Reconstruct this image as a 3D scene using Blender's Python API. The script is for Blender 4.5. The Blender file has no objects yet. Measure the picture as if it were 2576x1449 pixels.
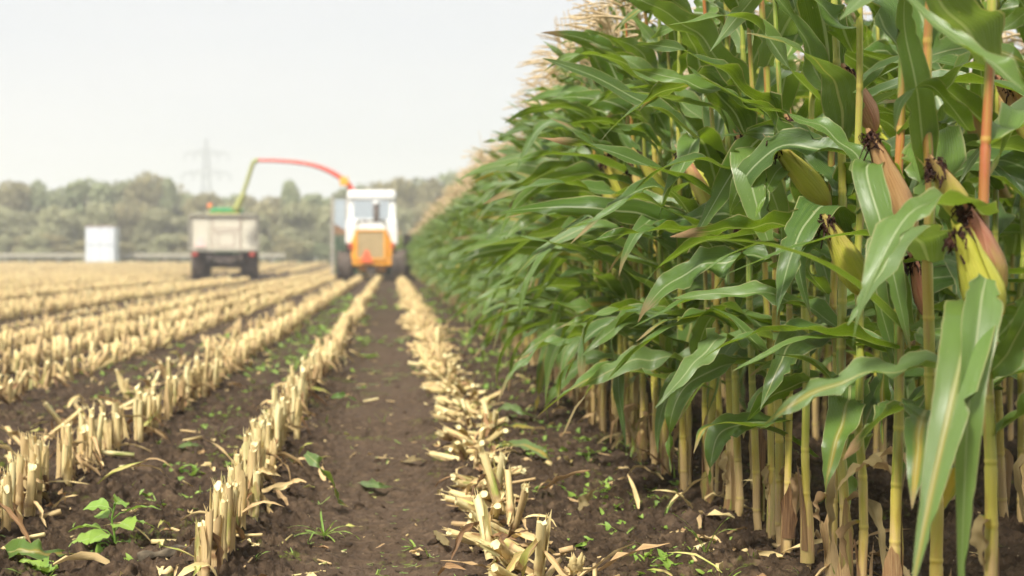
import bpy, math, numpy as np
from math import radians as R, pi
S = bpy.context.scene
COL = S.collection
# ------------------------------------------------------------------ camera, sky, sun, exposure
CAM_H = 0.76; FPX = 3578.0; VPU, VPV = 985.0, 650.0        # measured on a 2576 px wide view of the photo
cam = bpy.data.objects.new('camera', bpy.data.cameras.new('camera')); COL.objects.link(cam)
cam.location = (0, 0, CAM_H); cam.rotation_euler = (R(90), 0, 0)
cam.data.lens = 50; cam.data.sensor_width = 36
cam.data.shift_x = (1288 - VPU) / 2576; cam.data.shift_y = -(724.5 - VPV) / 2576
cam.data.clip_start = 0.05; cam.data.clip_end = 3000
cam.data.dof.use_dof = True; cam.data.dof.focus_distance = 3.2; cam.data.dof.aperture_fstop = 3.6
S.camera = cam
SUN_EL, SUN_ROT = R(52), R(215)
w = bpy.data.worlds.new('World'); S.world = w; w.use_nodes = True
nt = w.node_tree; nt.nodes.clear()
out = nt.nodes.new('ShaderNodeOutputWorld'); bg = nt.nodes.new('ShaderNodeBackground')
sky = nt.nodes.new('ShaderNodeTexSky'); sky.sky_type = 'NISHITA'; sky.sun_disc = False
sky.sun_elevation = SUN_EL; sky.sun_rotation = SUN_ROT
tc = nt.nodes.new('ShaderNodeTexCoord'); mp = nt.nodes.new('ShaderNodeMapping'); mp.inputs['Scale'].default_value = (1.2, 1.2, 7)
nz = nt.nodes.new('ShaderNodeTexNoise'); nz.inputs['Scale'].default_value = 1.6; nz.inputs['Detail'].default_value = 4
cr = nt.nodes.new('ShaderNodeValToRGB')
cr.color_ramp.elements[0].position = .3; cr.color_ramp.elements[0].color = (6.6, 6.85, 7.15, 1)
cr.color_ramp.elements[1].position = .7; cr.color_ramp.elements[1].color = (7.45, 7.45, 7.5, 1)
mx = nt.nodes.new('ShaderNodeMix'); mx.data_type = 'RGBA'; mx.inputs[0].default_value = 0.93
L = nt.links.new
L(tc.outputs['Generated'], mp.inputs['Vector']); L(mp.outputs[0], nz.inputs['Vector']); L(nz.outputs[0], cr.inputs[0])
L(sky.outputs[0], mx.inputs[6]); L(cr.outputs[0], mx.inputs[7]); L(mx.outputs[2], bg.inputs[0]); L(bg.outputs[0], out.inputs[0])
bg.inputs[1].default_value = 0.05
sun = bpy.data.objects.new('sun', bpy.data.lights.new('sun', 'SUN')); COL.objects.link(sun)
sun.data.energy = 3.0; sun.data.angle = R(10); sun.data.color = (1, .95, .86)
sun.rotation_euler = (R(90) - SUN_EL, 0, pi - SUN_ROT)
sun.location = (-10, -10, 30)
S.view_settings.view_transform = 'Standard'; S.view_settings.look = 'None'
S.view_settings.exposure = 1.32; S.view_settings.gamma = 1
cy = S.cycles
cy.use_denoising = True; cy.max_bounces = 5; cy.diffuse_bounces = 2; cy.use_adaptive_sampling = True; cy.adaptive_threshold = .03; cy.glossy_bounces = 1; cy.transmission_bounces = 3
cy.transparent_max_bounces = 4; cy.volume_bounces = 1; cy.caustics_reflective = False; cy.caustics_refractive = False

# ------------------------------------------------------------------ helpers
def W(u, v, Y): return np.array(((u - VPU) * Y / FPX, Y, CAM_H - (v - VPV) * Y / FPX))
def rng_(s): return np.random.default_rng(s)
def _h(ix, iy, s):
    h = (ix.astype(np.int64) * 374761393 + iy.astype(np.int64) * 668265263 + s * 1442695041) & 0xffffffff
    h = ((h ^ (h >> 13)) * 1274126177) & 0xffffffff
    return ((h ^ (h >> 16)) & 0xffff) / 65535.0
def vnoise(x, y, s=0):
    ix, iy = np.floor(x), np.floor(y); fx, fy = x - ix, y - iy
    fx = fx * fx * (3 - 2 * fx); fy = fy * fy * (3 - 2 * fy)
    a, b, c, d = _h(ix, iy, s), _h(ix + 1, iy, s), _h(ix, iy + 1, s), _h(ix + 1, iy + 1, s)
    return (a + (b - a) * fx) * (1 - fy) + (c + (d - c) * fx) * fy
def sst(a, b, x):
    t = np.clip((x - a) / (b - a), 0, 1); return t * t * (3 - 2 * t)
def nrm(a): return a / np.maximum(np.linalg.norm(a, axis=-1, keepdims=True), 1e-9)

class MB:
    """collects grids, boxes, tubes and cards and links them as ONE mesh object"""
    def __init__(s): s.V = []; s.Q = []; s.A = []; s.B = []; s.M = []; s.n = 0
    def add(s, V, Q, lp=None, lq=None, mi=0):
        V = np.asarray(V, float).reshape(-1, 3); Q = np.asarray(Q, np.int64).reshape(-1, 4)
        k = len(V)
        s.V.append(V); s.Q.append(Q + s.n); s.n += k
        s.A.append(np.zeros((k, 3)) if lp is None else np.broadcast_to(np.asarray(lp, float), (k, 3)))
        s.B.append(np.zeros((k, 3)) if lq is None else np.broadcast_to(np.asarray(lq, float), (k, 3)))
        s.M.append(np.full(len(Q), mi)); return s
    def join(s, o, mat3=None, off=None, mi=None, dq=None):
        V, Q, A, B, M = o.arrays()
        if mat3 is not None: V = V @ np.asarray(mat3).T
        if off is not None: V = V + np.asarray(off)
        s.V.append(V); s.Q.append(Q + s.n); s.n += len(V); s.A.append(A); s.B.append(B if dq is None else B + dq); s.M.append(M if mi is None else np.full(len(Q), mi))
    def arrays(s):
        return np.concatenate(s.V), np.concatenate(s.Q), np.concatenate(s.A), np.concatenate(s.B), np.concatenate(s.M)
    def box(s, c, d, mi=0, taper=(1, 1)):
        c = np.array(c, float); x, y, z = np.array(d, float) / 2
        tx, ty = taper
        V = [(-x, -y, -z), (x, -y, -z), (x, y, -z), (-x, y, -z), (-x * tx, -y * ty, z), (x * tx, -y * ty, z), (x * tx, y * ty, z), (-x * tx, y * ty, z)]
        return s.add(np.array(V) + c, [(0, 3, 2, 1), (4, 5, 6, 7), (0, 1, 5, 4), (1, 2, 6, 5), (2, 3, 7, 6), (3, 0, 4, 7)], mi=mi)
    def tube(s, P, r, n=8, cap=True, lp=None, lq=None, mi=0, squash=None):
        P = np.asarray(P, float); m = len(P); r = np.broadcast_to(np.asarray(r, float), (m,))
        T = nrm(np.gradient(P, axis=0)); ref = np.array((0, 0, 1.)) if abs(T[:, 2]).mean() < .8 else np.array((0, 1., 0))
        a = nrm(np.cross(T, ref)); b = np.cross(T, a)
        th = np.arange(n) * 2 * pi / n
        k2 = 1 if squash is None else squash
        V = P[:, None] + r[:, None, None] * (np.cos(th)[None, :, None] * a[:, None] + k2 * np.sin(th)[None, :, None] * b[:, None])
        Q = gridq(m, n, True)
        V = V.reshape(-1, 3)
        if lp is None: A = np.stack([np.tile(th / (2 * pi), m), np.repeat(np.linspace(0, 1, m), n), np.zeros(m * n)], 1)
        else: A = lp
        if cap:
            V = np.vstack([V, P[:1], P[-1:]]); i0, i1 = m * n, m * n + 1
            j = np.arange(n); j2 = (j + 1) % n
            Q = np.vstack([Q, np.stack([j2, j, np.full(n, i0), np.full(n, i0)], 1), np.stack([(m - 1) * n + j, (m - 1) * n + j2, np.full(n, i1), np.full(n, i1)], 1)])
            if np.ndim(A) == 2: A = np.vstack([A, A[:1], A[-1:]])
        return s.add(V, Q, A, lq, mi)
    def lathe(s, prof, axis='x', c=(0, 0, 0), n=28, mi=0):
        prof = np.array(prof, float); th = np.arange(n) * 2 * pi / n; m = len(prof)
        V = np.zeros((m, n, 3)); h = prof[:, 0][:, None]; r = prof[:, 1][:, None]
        i, j, k = {'x': (0, 1, 2), 'y': (1, 2, 0), 'z': (2, 0, 1)}[axis]
        V[..., i] = h; V[..., j] = r * np.cos(th); V[..., k] = r * np.sin(th)
        return s.add(V.reshape(-1, 3) + np.array(c), gridq(m, n, True), mi=mi)
    def prism(s, poly, x0, x1, plane='xz', mi=0):
        """polygon in the given plane pushed through from x0 to x1 on the third axis"""
        p = np.array(poly, float); n = len(p); V = np.zeros((2 * n + 2, 3))
        ax = {'xz': (0, 2, 1), 'yz': (1, 2, 0), 'xy': (0, 1, 2)}[plane]
        for k, h in ((0, x0), (1, x1)):
            V[k * n:(k + 1) * n, ax[0]] = p[:, 0]; V[k * n:(k + 1) * n, ax[1]] = p[:, 1]; V[k * n:(k + 1) * n, ax[2]] = h
            V[2 * n + k, ax[0]], V[2 * n + k, ax[1]] = p.mean(0); V[2 * n + k, ax[2]] = h
        j = np.arange(n); j2 = (j + 1) % n
        Q = np.vstack([np.stack([j, j2, j2 + n, j + n], 1), np.stack([j2, j, j * 0 + 2 * n, j * 0 + 2 * n], 1), np.stack([j + n, j2 + n, j * 0 + 2 * n + 1, j * 0 + 2 * n + 1], 1)])
        return s.add(V, Q, mi=mi)
    def mesh(s, name, mats, smooth=True):
        V, Q, A, B, M = s.arrays()
        tri = Q[:, 2] == Q[:, 3]
        me = bpy.data.meshes.new(name)
        cnt = np.where(tri, 3, 4); st = np.concatenate([[0], np.cumsum(cnt)[:-1]])
        keep = np.ones(Q.shape, bool); keep[tri, 3] = False
        me.vertices.add(len(V)); me.vertices.foreach_set('co', V.astype(np.float32).ravel())
        lv = Q[keep]; me.loops.add(len(lv)); me.loops.foreach_set('vertex_index', lv.astype(np.int32))
        me.polygons.add(len(Q)); me.polygons.foreach_set('loop_start', st.astype(np.int32))
        me.polygons.foreach_set('material_index', M.astype(np.int32))
        me.polygons.foreach_set('use_smooth', np.full(len(Q), smooth))
        for nm, D in (('lp', A), ('lq', B)):
            at = me.attributes.new(nm, 'FLOAT_VECTOR', 'POINT'); at.data.foreach_set('vector', D.astype(np.float32).ravel())
        for m in (mats if isinstance(mats, (list, tuple)) else [mats]): me.materials.append(m)
        me.update(calc_edges=True); me.validate(); return me
    def build(s, name, mats, parent=None, smooth=True, bevel=0):
        o = bpy.data.objects.new(name, s.mesh(name, mats, smooth)); COL.objects.link(o)
        if parent is not None: o.parent = parent
        if bevel:
            b = o.modifiers.new('bevel', 'BEVEL'); b.width = bevel; b.segments = 2; b.limit_method = 'ANGLE'
        return o
def gridq(m, n, closed=False):
    i = np.arange(m - 1)[:, None]; j = np.arange(n if closed else n - 1)[None]
    j2 = (j + 1) % n if closed else j + 1
    return np.stack([i * n + j, i * n + j2, (i + 1) * n + j2, (i + 1) * n + j], -1).reshape(-1, 4)
def tag(o, label=None, cat=None, group=None, kind=None):
    if label: o['label'] = label
    if cat: o['category'] = cat
    if group: o['group'] = group
    if kind: o['kind'] = kind
    return o
def empty(name, loc, rz=0):
    o = bpy.data.objects.new(name, None); COL.objects.link(o); o.location = loc; o.rotation_euler = (0, 0, rz); o.empty_display_size = .1
    return o
def smooth_path(P, m):
    P = np.asarray(P, float); n = len(P)
    E = np.vstack([2 * P[0] - P[1], P, 2 * P[-1] - P[-2]]); t = np.linspace(0, n - 1 - 1e-6, m); i = t.astype(int); f = (t - i)[:, None]
    a, b, c, d = E[i], E[i + 1], E[i + 2], E[i + 3]
    return .5 * (2 * b + (c - a) * f + (2 * a - 5 * b + 4 * c - d) * f ** 2 + (3 * b - a - 3 * c + d) * f ** 3)

# ------------------------------------------------------------------ materials
class NT:
    def __init__(s, name):
        s.m = bpy.data.materials.new(name); s.m.use_nodes = True; s.t = s.m.node_tree; s.t.nodes.clear()
        s.out = s.n('ShaderNodeOutputMaterial')
    def n(s, k, **kw):
        x = s.t.nodes.new(k)
        for a, b in kw.items(): setattr(x, a, b)
        return x
    def put(s, i, v):
        if hasattr(v, 'node'): s.t.links.new(v, i)
        elif v is not None: i.default_value = (tuple(v) + (1,))[:4] if isinstance(v, (tuple, list)) and i.type == 'RGBA' else v
    def math(s, op, a, b=None, c=None, clamp=False):
        x = s.n('ShaderNodeMath', operation=op, use_clamp=clamp)
        for i, v in enumerate((a, b, c)):
            if v is not None: s.put(x.inputs[i], v)
        return x.outputs[0]
    def mix(s, f, a, b, mode='MIX'):
        x = s.n('ShaderNodeMix', data_type='RGBA', blend_type=mode); s.put(x.inputs[0], f); s.put(x.inputs[6], a); s.put(x.inputs[7], b); return x.outputs[2]
    def sst(s, a, b, v):
        x = s.n('ShaderNodeMapRange', interpolation_type='SMOOTHSTEP'); s.put(x.inputs[0], v); s.put(x.inputs[1], a); s.put(x.inputs[2], b); return x.outputs[0]
    def attr(s, nm):
        a = s.n('ShaderNodeAttribute', attribute_name=nm); p = s.n('ShaderNodeSeparateXYZ'); s.put(p.inputs[0], a.outputs['Vector']); return p.outputs
    def comb(s, a, b, c):
        x = s.n('ShaderNodeCombineXYZ'); s.put(x.inputs[0], a); s.put(x.inputs[1], b); s.put(x.inputs[2], c); return x.outputs[0]
    def noise(s, vec, scale, detail=3, rough=.55):
        x = s.n('ShaderNodeTexNoise'); s.put(x.inputs['Vector'], vec); x.inputs['Scale'].default_value = scale; x.inputs['Detail'].default_value = detail; x.inputs['Roughness'].default_value = rough; return x.outputs[0]
    def ramp(s, f, *st):
        x = s.n('ShaderNodeValToRGB'); e = x.color_ramp.elements
        while len(e) < len(st): e.new(.5)
        for q, (p, c) in zip(e, st): q.position = p; q.color = tuple(c) + (1,)
        s.put(x.inputs[0], f); return x.outputs[0]
    def pos(s): return s.n('ShaderNodeNewGeometry').outputs['Position']
    def obj(s): return s.n('ShaderNodeTexCoord').outputs['Object']
    def bump(s, h, strength=.3, dist=.01):
        x = s.n('ShaderNodeBump'); x.inputs['Strength'].default_value = strength; x.inputs['Distance'].default_value = dist; s.put(x.inputs['Height'], h); return x.outputs[0]
    def pbr(s, col, rough=.6, spec=.5, normal=None, metal=0, trans=None, tcol=None):
        p = s.n('ShaderNodeBsdfPrincipled'); s.put(p.inputs['Base Color'], col); s.put(p.inputs['Roughness'], rough); s.put(p.inputs['Specular IOR Level'], spec); p.inputs['Metallic'].default_value = metal
        if normal is not None: s.put(p.inputs['Normal'], normal)
        o = p.outputs[0]
        if trans:
            t = s.n('ShaderNodeBsdfTranslucent'); s.put(t.inputs[0], tcol if tcol is not None else col)
            mxs = s.n('ShaderNodeMixShader'); mxs.inputs[0].default_value = trans; s.t.links.new(o, mxs.inputs[1]); s.t.links.new(t.outputs[0], mxs.inputs[2]); o = mxs.outputs[0]
        s.t.links.new(o, s.out.inputs[0]); return s.m

def mat_leaf():
    N = NT('maize_leaf'); u, v, r = N.attr('lp'); age, dry, hue = N.attr('lq')
    au = N.math('ABSOLUTE', u)
    off = N.math('MULTIPLY', r, 37.0)
    vs = N.comb(N.math('MULTIPLY_ADD', u, 9.0, off), N.math('MULTIPLY', v, 5.0), off)
    streak = N.noise(N.comb(N.math('MULTIPLY_ADD', u, 16.0, off), N.math('MULTIPLY', v, 1.6), off), 1.0, 3)
    blot = N.noise(vs, .5, 3)
    base = N.ramp(hue, (0, (.012, .055, .003)), (.4, (.06, .155, .009)), (.7, (.14, .25, .022)), (1, (.19, .28, .11)))
    base = N.mix(N.math('MULTIPLY', N.sst(.35, .75, blot), .55), base, (.11, .2, .022))
    base = N.mix(N.math('MULTIPLY', N.sst(.42, .66, streak), .5), base, (.14, .23, .035))
    # yellowing spreads from midrib and tip on old leaves
    yl = N.math('ADD', N.math('MULTIPLY', age, 1.3), N.math('SUBTRACT', N.math('MULTIPLY', v, .5), N.math('MULTIPLY', au, .75)))
    yl = N.sst(.76, 1.08, N.math('ADD', yl, N.math('MULTIPLY', blot, .5)))
    base = N.mix(N.math('MULTIPLY', yl, .9), base, N.mix(streak, (.5, .36, .03), (.62, .3, .03)))
    rib = N.sst(.1, .045, N.math('ADD', au, N.math('MULTIPLY', v, .03)))
    base = N.mix(N.math('MULTIPLY', rib, .85), base, N.mix(age, (.5, .56, .3), (.66, .5, .1)))
    spec_n = N.noise(N.comb(N.math('MULTIPLY_ADD', u, 12.0, off), N.math('MULTIPLY', v, 22.0), off), 1.5, 2)
    spk = N.sst(.70, .74, spec_n)
    base = N.mix(N.math('MULTIPLY', spk, .75), base, (.52, .47, .2))
    edge = N.sst(.93, .985, N.math('ADD', au, N.math('MULTIPLY', blot, .03)))
    base = N.mix(N.math('MULTIPLY', edge, .7), base, (.5, .42, .2))
    tip = N.sst(.93, 1.02, N.math('ADD', N.math('ADD', v, N.math('MULTIPLY', dry, .75)), N.math('MULTIPLY', N.math('SUBTRACT', streak, .5), .25)))
    brown = N.mix(streak, (.24, .12, .05), (.56, .4, .22))
    base = N.mix(tip, base, brown)
    back = N.n('ShaderNodeNewGeometry').outputs['Backfacing']
    base = N.mix(N.math('MULTIPLY', back, .3), base, (.17, .26, .1))
    wav = N.math('SINE', N.math('MULTIPLY', u, 75.0))
    bp = N.bump(N.math('ADD', wav, N.math('MULTIPLY', N.math('ADD', blot, streak), 2.5)), .4, .002)
    rough = N.math('ADD', .34, N.math('MULTIPLY', tip, .35))
    tc_ = N.mix(.6, base, (.3, .42, .015))
    tc_ = N.mix(tip, tc_, (.4, .28, .12))
    return N.pbr(base, rough, N.math('SUBTRACT', .62, N.math('MULTIPLY', tip, .45)), bp, 0, .38, tc_)
def mat_stalk():
    N = NT('maize_stalk'); u, z, f = N.attr('lp'); red, hue, r = N.attr('lq')
    off = N.math('MULTIPLY', r, 31.0)
    cs = N.math('ABSOLUTE', N.math('SUBTRACT', u, .5))
    st = N.noise(N.comb(N.math('MULTIPLY', cs, 9.0), N.math('MULTIPLY', z, 2.5), off), 1.0, 3)
    st2 = N.noise(N.comb(N.math('MULTIPLY', cs, 3.0), N.math('MULTIPLY', z, 7.0), off), 1.0, 4)
    base = N.mix(hue, (.12, .22, .025), (.38, .37, .05))
    base = N.mix(N.math('MULTIPLY', N.sst(.35, .7, st), .45), base, (.48, .4, .09))
    base = N.mix(N.math('MULTIPLY', N.sst(.52, .68, st2), .65), base, (.27, .16, .05))
    low = N.sst(.75, .25, N.math('ADD', z, N.math('MULTIPLY', st2, .35)))
    base = N.mix(N.math('MULTIPLY', low, .5), base, (.55, .37, .05))
    rd = N.math('MULTIPLY', N.math('MINIMUM', N.math('MULTIPLY', red, N.sst(.3, 1.0, z)), 1.0), N.sst(.36, .55, N.noise(N.comb(N.math('MULTIPLY', cs, 2.0), N.math('MULTIPLY', z, 4.0), off), 1.0, 2)))
    rd = N.math('MULTIPLY', rd, N.sst(.3, .5, st))
    base = N.mix(N.math('MULTIPLY', rd, .9), base, (.36, .045, .025))
    dead = N.sst(.32, .06, N.math('ADD', z, N.math('MULTIPLY', N.math('SUBTRACT', st2, .5), .7)))
    base = N.mix(N.math('MULTIPLY', dead, .85), base, N.mix(st, (.26, .15, .075), (.62, .44, .22)))
    node = N.sst(.05, .012, N.math('ABSOLUTE', N.math('SUBTRACT', f, .05)))
    base = N.mix(N.math('MULTIPLY', node, .35), base, (.6, .5, .1))
    line = N.sst(.965, .995, f)
    base = N.mix(N.math('MULTIPLY', line, .7), base, (.2, .1, .03))
    bp = N.bump(st, .25, .003)
    return N.pbr(base, .45, .4, bp)
def mat_ear():
    N = NT('ear_husk'); u, v, r = N.attr('lp'); brn, pink, h = N.attr('lq')
    off = N.math('MULTIPLY', r, 31.0)
    st = N.noise(N.comb(N.math('MULTIPLY', N.math('SINE', N.math('MULTIPLY', u, 6.283)), 5.0), N.math('MULTIPLY', v, 1.2), off), 2.2, 3)
    bl = N.noise(N.comb(N.math('MULTIPLY', N.math('COSINE', N.math('MULTIPLY', u, 6.283)), 1.0), N.math('MULTIPLY', v, 2.5), off), 1.4, 3)
    base = N.mix(st, (.36, .4, .03), (.62, .56, .1))
    b = N.sst(.62, 1.15, N.math('ADD', N.math('ADD', N.math('MULTIPLY', v, .55), brn), N.math('MULTIPLY', bl, .55)))
    tan = N.mix(pink, N.mix(st, (.34, .17, .06), (.66, .45, .22)), N.mix(st, (.42, .07, .06), (.66, .36, .24)))
    base = N.mix(N.math('MULTIPLY', b, .9), base, tan)
    foot = N.sst(.2, .02, N.math('ADD', v, N.math('MULTIPLY', bl, .1)))
    base = N.mix(N.math('MULTIPLY', foot, .6), base, (.55, .2, .04))
    wav = N.math('SINE', N.math('MULTIPLY', u, 190.0))
    return N.pbr(base, .5, .35, N.bump(N.math('ADD', wav, N.math('MULTIPLY', st, 6)), .25, .002), 0, .12)
def mat_simple(name, a, b, scale, rough=.7, spec=.3, trans=None, bump=0, detail=4, metal=0, stretch=None):
    N = NT(name); p = N.obj()
    if stretch:
        m = N.n('ShaderNodeMapping'); m.inputs['Scale'].default_value = stretch; N.put(m.inputs['Vector'], p); p = m.outputs[0]
    n = N.noise(p, scale, detail)
    c = N.ramp(n, (.3, a), (.7, b))
    return N.pbr(c, rough, spec, N.bump(n, bump, .01) if bump else None, metal, trans)
def mat_straw(name='cut_straw', fac=0):
    """cut stalks and dry leaf: cream, tan, some brown and a little green, by a random number per piece"""
    N = NT(name); u, v, r = N.attr('lp'); tone, green, h = N.attr('lq')
    off = N.math('MULTIPLY', r, 53.0)
    st = N.noise(N.comb(N.math('MULTIPLY_ADD', u, 7.0, off), N.math('MULTIPLY', v, 1.5), off), 1.3, 4)
    cl = N.ramp(N.math('ADD', N.math('MULTIPLY', st, .55), N.math('MULTIPLY', tone, .75)), (.08, (.1, .052, .026)), (.3, (.33, .19, .085)), (.52, (.58, .41, .2)), (.82, (.76, .6, .28)), (1, (.86, .76, .42)))
    cl = N.mix(N.math('MULTIPLY', green, N.sst(.35, .6, N.noise(N.comb(N.math('MULTIPLY_ADD', u, 2.0, off), N.math('MULTIPLY', v, 2.0), off), 1.0, 2))), cl, (.3, .4, .05))
    return N.pbr(cl, .62, .3, N.bump(st, .3, .003), 0, .15)
def mat_soil():
    N = NT('field_soil'); p = N.pos()
    n1 = N.noise(p, 1.1, 4); n2 = N.noise(p, 22, 6, .65); n3 = N.noise(p, 120, 4, .7)
    c = N.ramp(n2, (.28, (.014, .0085, .0048)), (.5, (.05, .032, .018)), (.72, (.15, .1, .059)))
    c = N.mix(N.math('MULTIPLY', N.sst(.4, .7, n1), .4), c, (.1, .068, .048))
    hl = N.attr('lp')[0]
    c = N.mix(N.math('MULTIPLY', hl, .38), c, (.14, .095, .063))
    moss = N.math('MULTIPLY', N.sst(.57, .68, N.noise(p, 2.6, 4, .6)), N.sst(.5, .62, N.noise(p, 45, 3)))
    c = N.mix(N.math('MULTIPLY', moss, .85), c, N.mix(n3, (.07, .1, .012), (.2, .25, .03)))
    fl = N.n('ShaderNodeTexVoronoi'); fl.inputs['Scale'].default_value = 75; N.put(fl.inputs['Vector'], p)
    fk = N.math('MULTIPLY', N.sst(.13, .09, fl.outputs['Distance']), N.sst(.62, .66, N.noise(p, 14, 2)))
    c = N.mix(fk, c, (.5, .4, .26))
    yy = N.n('ShaderNodeSeparateXYZ'); N.put(yy.inputs[0], p)
    far = N.sst(100, 112, N.math('ADD', yy.outputs[1], N.math('MULTIPLY', n1, 8)))
    c = N.mix(far, c, N.mix(n1, (.1, .13, .04), (.2, .2, .08)))
    h = N.math('ADD', n2, N.math('MULTIPLY', n3, .35))
    return N.pbr(c, .9, .15, N.bump(h, .9, .02))
def mat_paint(name, col, rough=.4, dirt=(.25, .2, .14), amt=.35, spec=.5):
    N = NT(name); p = N.obj(); n = N.noise(p, 3.5, 5, .65); n2 = N.noise(p, 40, 3)
    f = N.math('MULTIPLY', N.sst(.42, .75, N.math('ADD', N.math('MULTIPLY', n, .85), N.math('MULTIPLY', n2, .15))), amt)
    return N.pbr(N.mix(f, col, dirt), N.math('ADD', rough, N.math('MULTIPLY', f, .5)), spec)
def mat_glass():
    N = NT('cab_glass'); n = N.noise(N.obj(), 1.3, 2)
    g = N.n('ShaderNodeBsdfTransparent'); g.inputs[0].default_value = (.55, .68, .66, 1)
    q = N.n('ShaderNodeBsdfGlossy'); q.inputs['Roughness'].default_value = .06; N.put(q.inputs[0], N.mix(n, (.8, .86, .88), (.9, .93, .93)))
    x = N.n('ShaderNodeMixShader'); x.inputs[0].default_value = .62; N.t.links.new(g.outputs[0], x.inputs[1]); N.t.links.new(q.outputs[0], x.inputs[2])
    N.t.links.new(x.outputs[0], N.out.inputs[0]); return N.m
def mat_crown(name, a, b, c):
    N = NT(name); u, v, r = N.attr('lp')
    col = N.ramp(r, (0, a), (.5, b), (1, c))
    rnd = N.n('ShaderNodeObjectInfo').outputs['Random']
    col = N.mix(N.math('MULTIPLY', rnd, .45), col, N.mix(rnd, (.17, .2, .1), (.2, .18, .09)))
    return N.pbr(col, .6, .3, None, 0, .3)
M_LEAF, M_STALK, M_EAR = mat_leaf(), mat_stalk(), mat_ear()
M_SILK = mat_simple('brown_silk', (.02, .009, .006), (.075, .03, .018), 60, .8, .2, bump=.6)
M_TASSEL = mat_simple('dry_tassel', (.6, .44, .24), (.82, .68, .44), 20, .7, .2, .3)
M_KERNEL = mat_simple('ear_tip', (.5, .3, .1), (.75, .55, .22), 90, .6, .3, bump=.8)
M_STRAW = mat_straw()
PM = [M_LEAF, M_STALK, M_EAR, M_SILK, M_TASSEL, M_STRAW]
M_SOIL = mat_soil()
M_WEED = NT('weed_leaf')
def _weed():
    N = M_WEED; u, v, r = N.attr('lp')
    st = N.noise(N.comb(N.math('MULTIPLY_ADD', N.math('ABSOLUTE', u), 3.0, N.math('MULTIPLY', r, 17)), N.math('MULTIPLY', v, 4.0), r), 1.5, 3)
    c = N.mix(r, (.16, .3, .04), (.32, .44, .07)); c = N.mix(N.math('MULTIPLY', st, .5), c, (.25, .42, .08))
    c = N.mix(N.math('MULTIPLY', N.sst(.1, .03, N.math('ABSOLUTE', u)), .5), c, (.4, .5, .22))
    return N.pbr(c, .45, .5, N.bump(st, .25, .003), 0, .3, N.mix(.4, c, (.4, .55, .05)))
M_WEED = _weed()

# ------------------------------------------------------------------ leaves, stalks, ears
WIND = pi + .28                      # the wind lays the leaves over to the left
def blade(mb, C, side, n, w, nu, lp_r, lq, rng, fold=.35, rip=.25, mi=0, tears=0):
    m = len(C); t = np.linspace(-1, 1, nu); s = np.linspace(0, 1, m)
    k = rng.uniform(2.0, 4.0); p1, p2 = rng.uniform(0, 6.28, 2); k2 = k * rng.uniform(.8, 1.25)
    env = np.sin(np.clip(s, 0, 1) * pi) ** .6
    r1 = np.sin(6.28 * k * s + p1) + .4 * np.sin(6.28 * 2.3 * k * s + p2); r2 = np.sin(6.28 * k2 * s + p2) + .4 * np.sin(6.28 * 2.1 * k2 * s + p1)
    rp = np.where(t[None] < 0, r1[:, None], r2[:, None]) * (np.abs(t) ** 2)[None] * env[:, None] * rip
    fd = fold * (1 - .6 * s)[:, None]
    k3, p3 = rng.uniform(2, 5), rng.uniform(0, 6.28)
    rp = rp + (.2 * rip / .2 * np.sin(6.28 * k3 * s + p3) * env)[:, None] * (.45 + .3 * t[None])
    if m > 10:                                             # ragged edges and the odd notch
        ed = 1 - .5 * np.clip(rng.uniform(0, 1, (m, nu)) - .86, 0, 1) / .14 * (np.abs(t)[None] > .95) - .05 * rng.uniform(0, 1, (m, nu)) * (np.abs(t)[None] > .95)
    else: ed = 1
    V = C[:, None] + side[:, None] * (t[None] * ed * np.cos(fd) * w[:, None])[..., None] + n[:, None] * ((np.abs(t)[None] ** 1.3 * np.sin(fd) + rp) * w[:, None])[..., None]
    V[..., 2] = np.maximum(V[..., 2], .006)
    A = np.stack([np.tile(t, m), np.repeat(s, nu), np.full(m * nu, lp_r)], 1)
    mb.add(V.reshape(-1, 3), gridq(m, nu), A, lq, mi)
def wprof(s, W_):
    return W_ / 2 * (.42 + .58 * sst(0, .22, s)) * np.clip(1 - s ** 1.9, 0, 1) ** 1.05 + .0007
def proc_leaf(mb, P0, az0, el0, Lg, Wd, droop, kink, wind, roll, rng, nv, nu, age, dry, hue, rip=.22, fold=.4, mi=0, s0=None):
    s = np.linspace(0, 1, nv)
    s0 = rng.uniform(.3, .65) if s0 is None else s0
    f = (1 - kink) * s ** 1.4 + kink / (1 + np.exp(-(s - s0) / .045))
    el = np.maximum(el0 - droop * f, R(-97))
    da = (WIND - az0 + pi) % (2 * pi) - pi
    az = az0 + da * np.clip(wind * s ** .8, 0, 1) + .12 * np.sin(s * rng.uniform(3, 7) + rng.uniform(0, 6))
    d = np.stack([np.cos(el) * np.cos(az), np.cos(el) * np.sin(az), np.sin(el)], 1)
    C = np.asarray(P0) + np.vstack([[0, 0, 0], np.cumsum(d[:-1], 0) * Lg / (nv - 1)])
    side = np.stack([-np.sin(az), np.cos(az), 0 * az], 1); n = np.cross(d, side)
    ro = (roll * s ** 1.2 + .25 * np.sin(s * rng.uniform(4, 8) + rng.uniform(0, 6)) * s)[:, None]
    ro = ro + (rng.normal(0, 2.2) * sst(.7, 1.05, s))[:, None]
    side, n = side * np.cos(ro) + n * np.sin(ro), n * np.cos(ro) - side * np.sin(ro)
    blade(mb, C, side, n, wprof(s, Wd), nu, rng.uniform(), (age, dry, hue), rng, fold, rip, mi)
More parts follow.
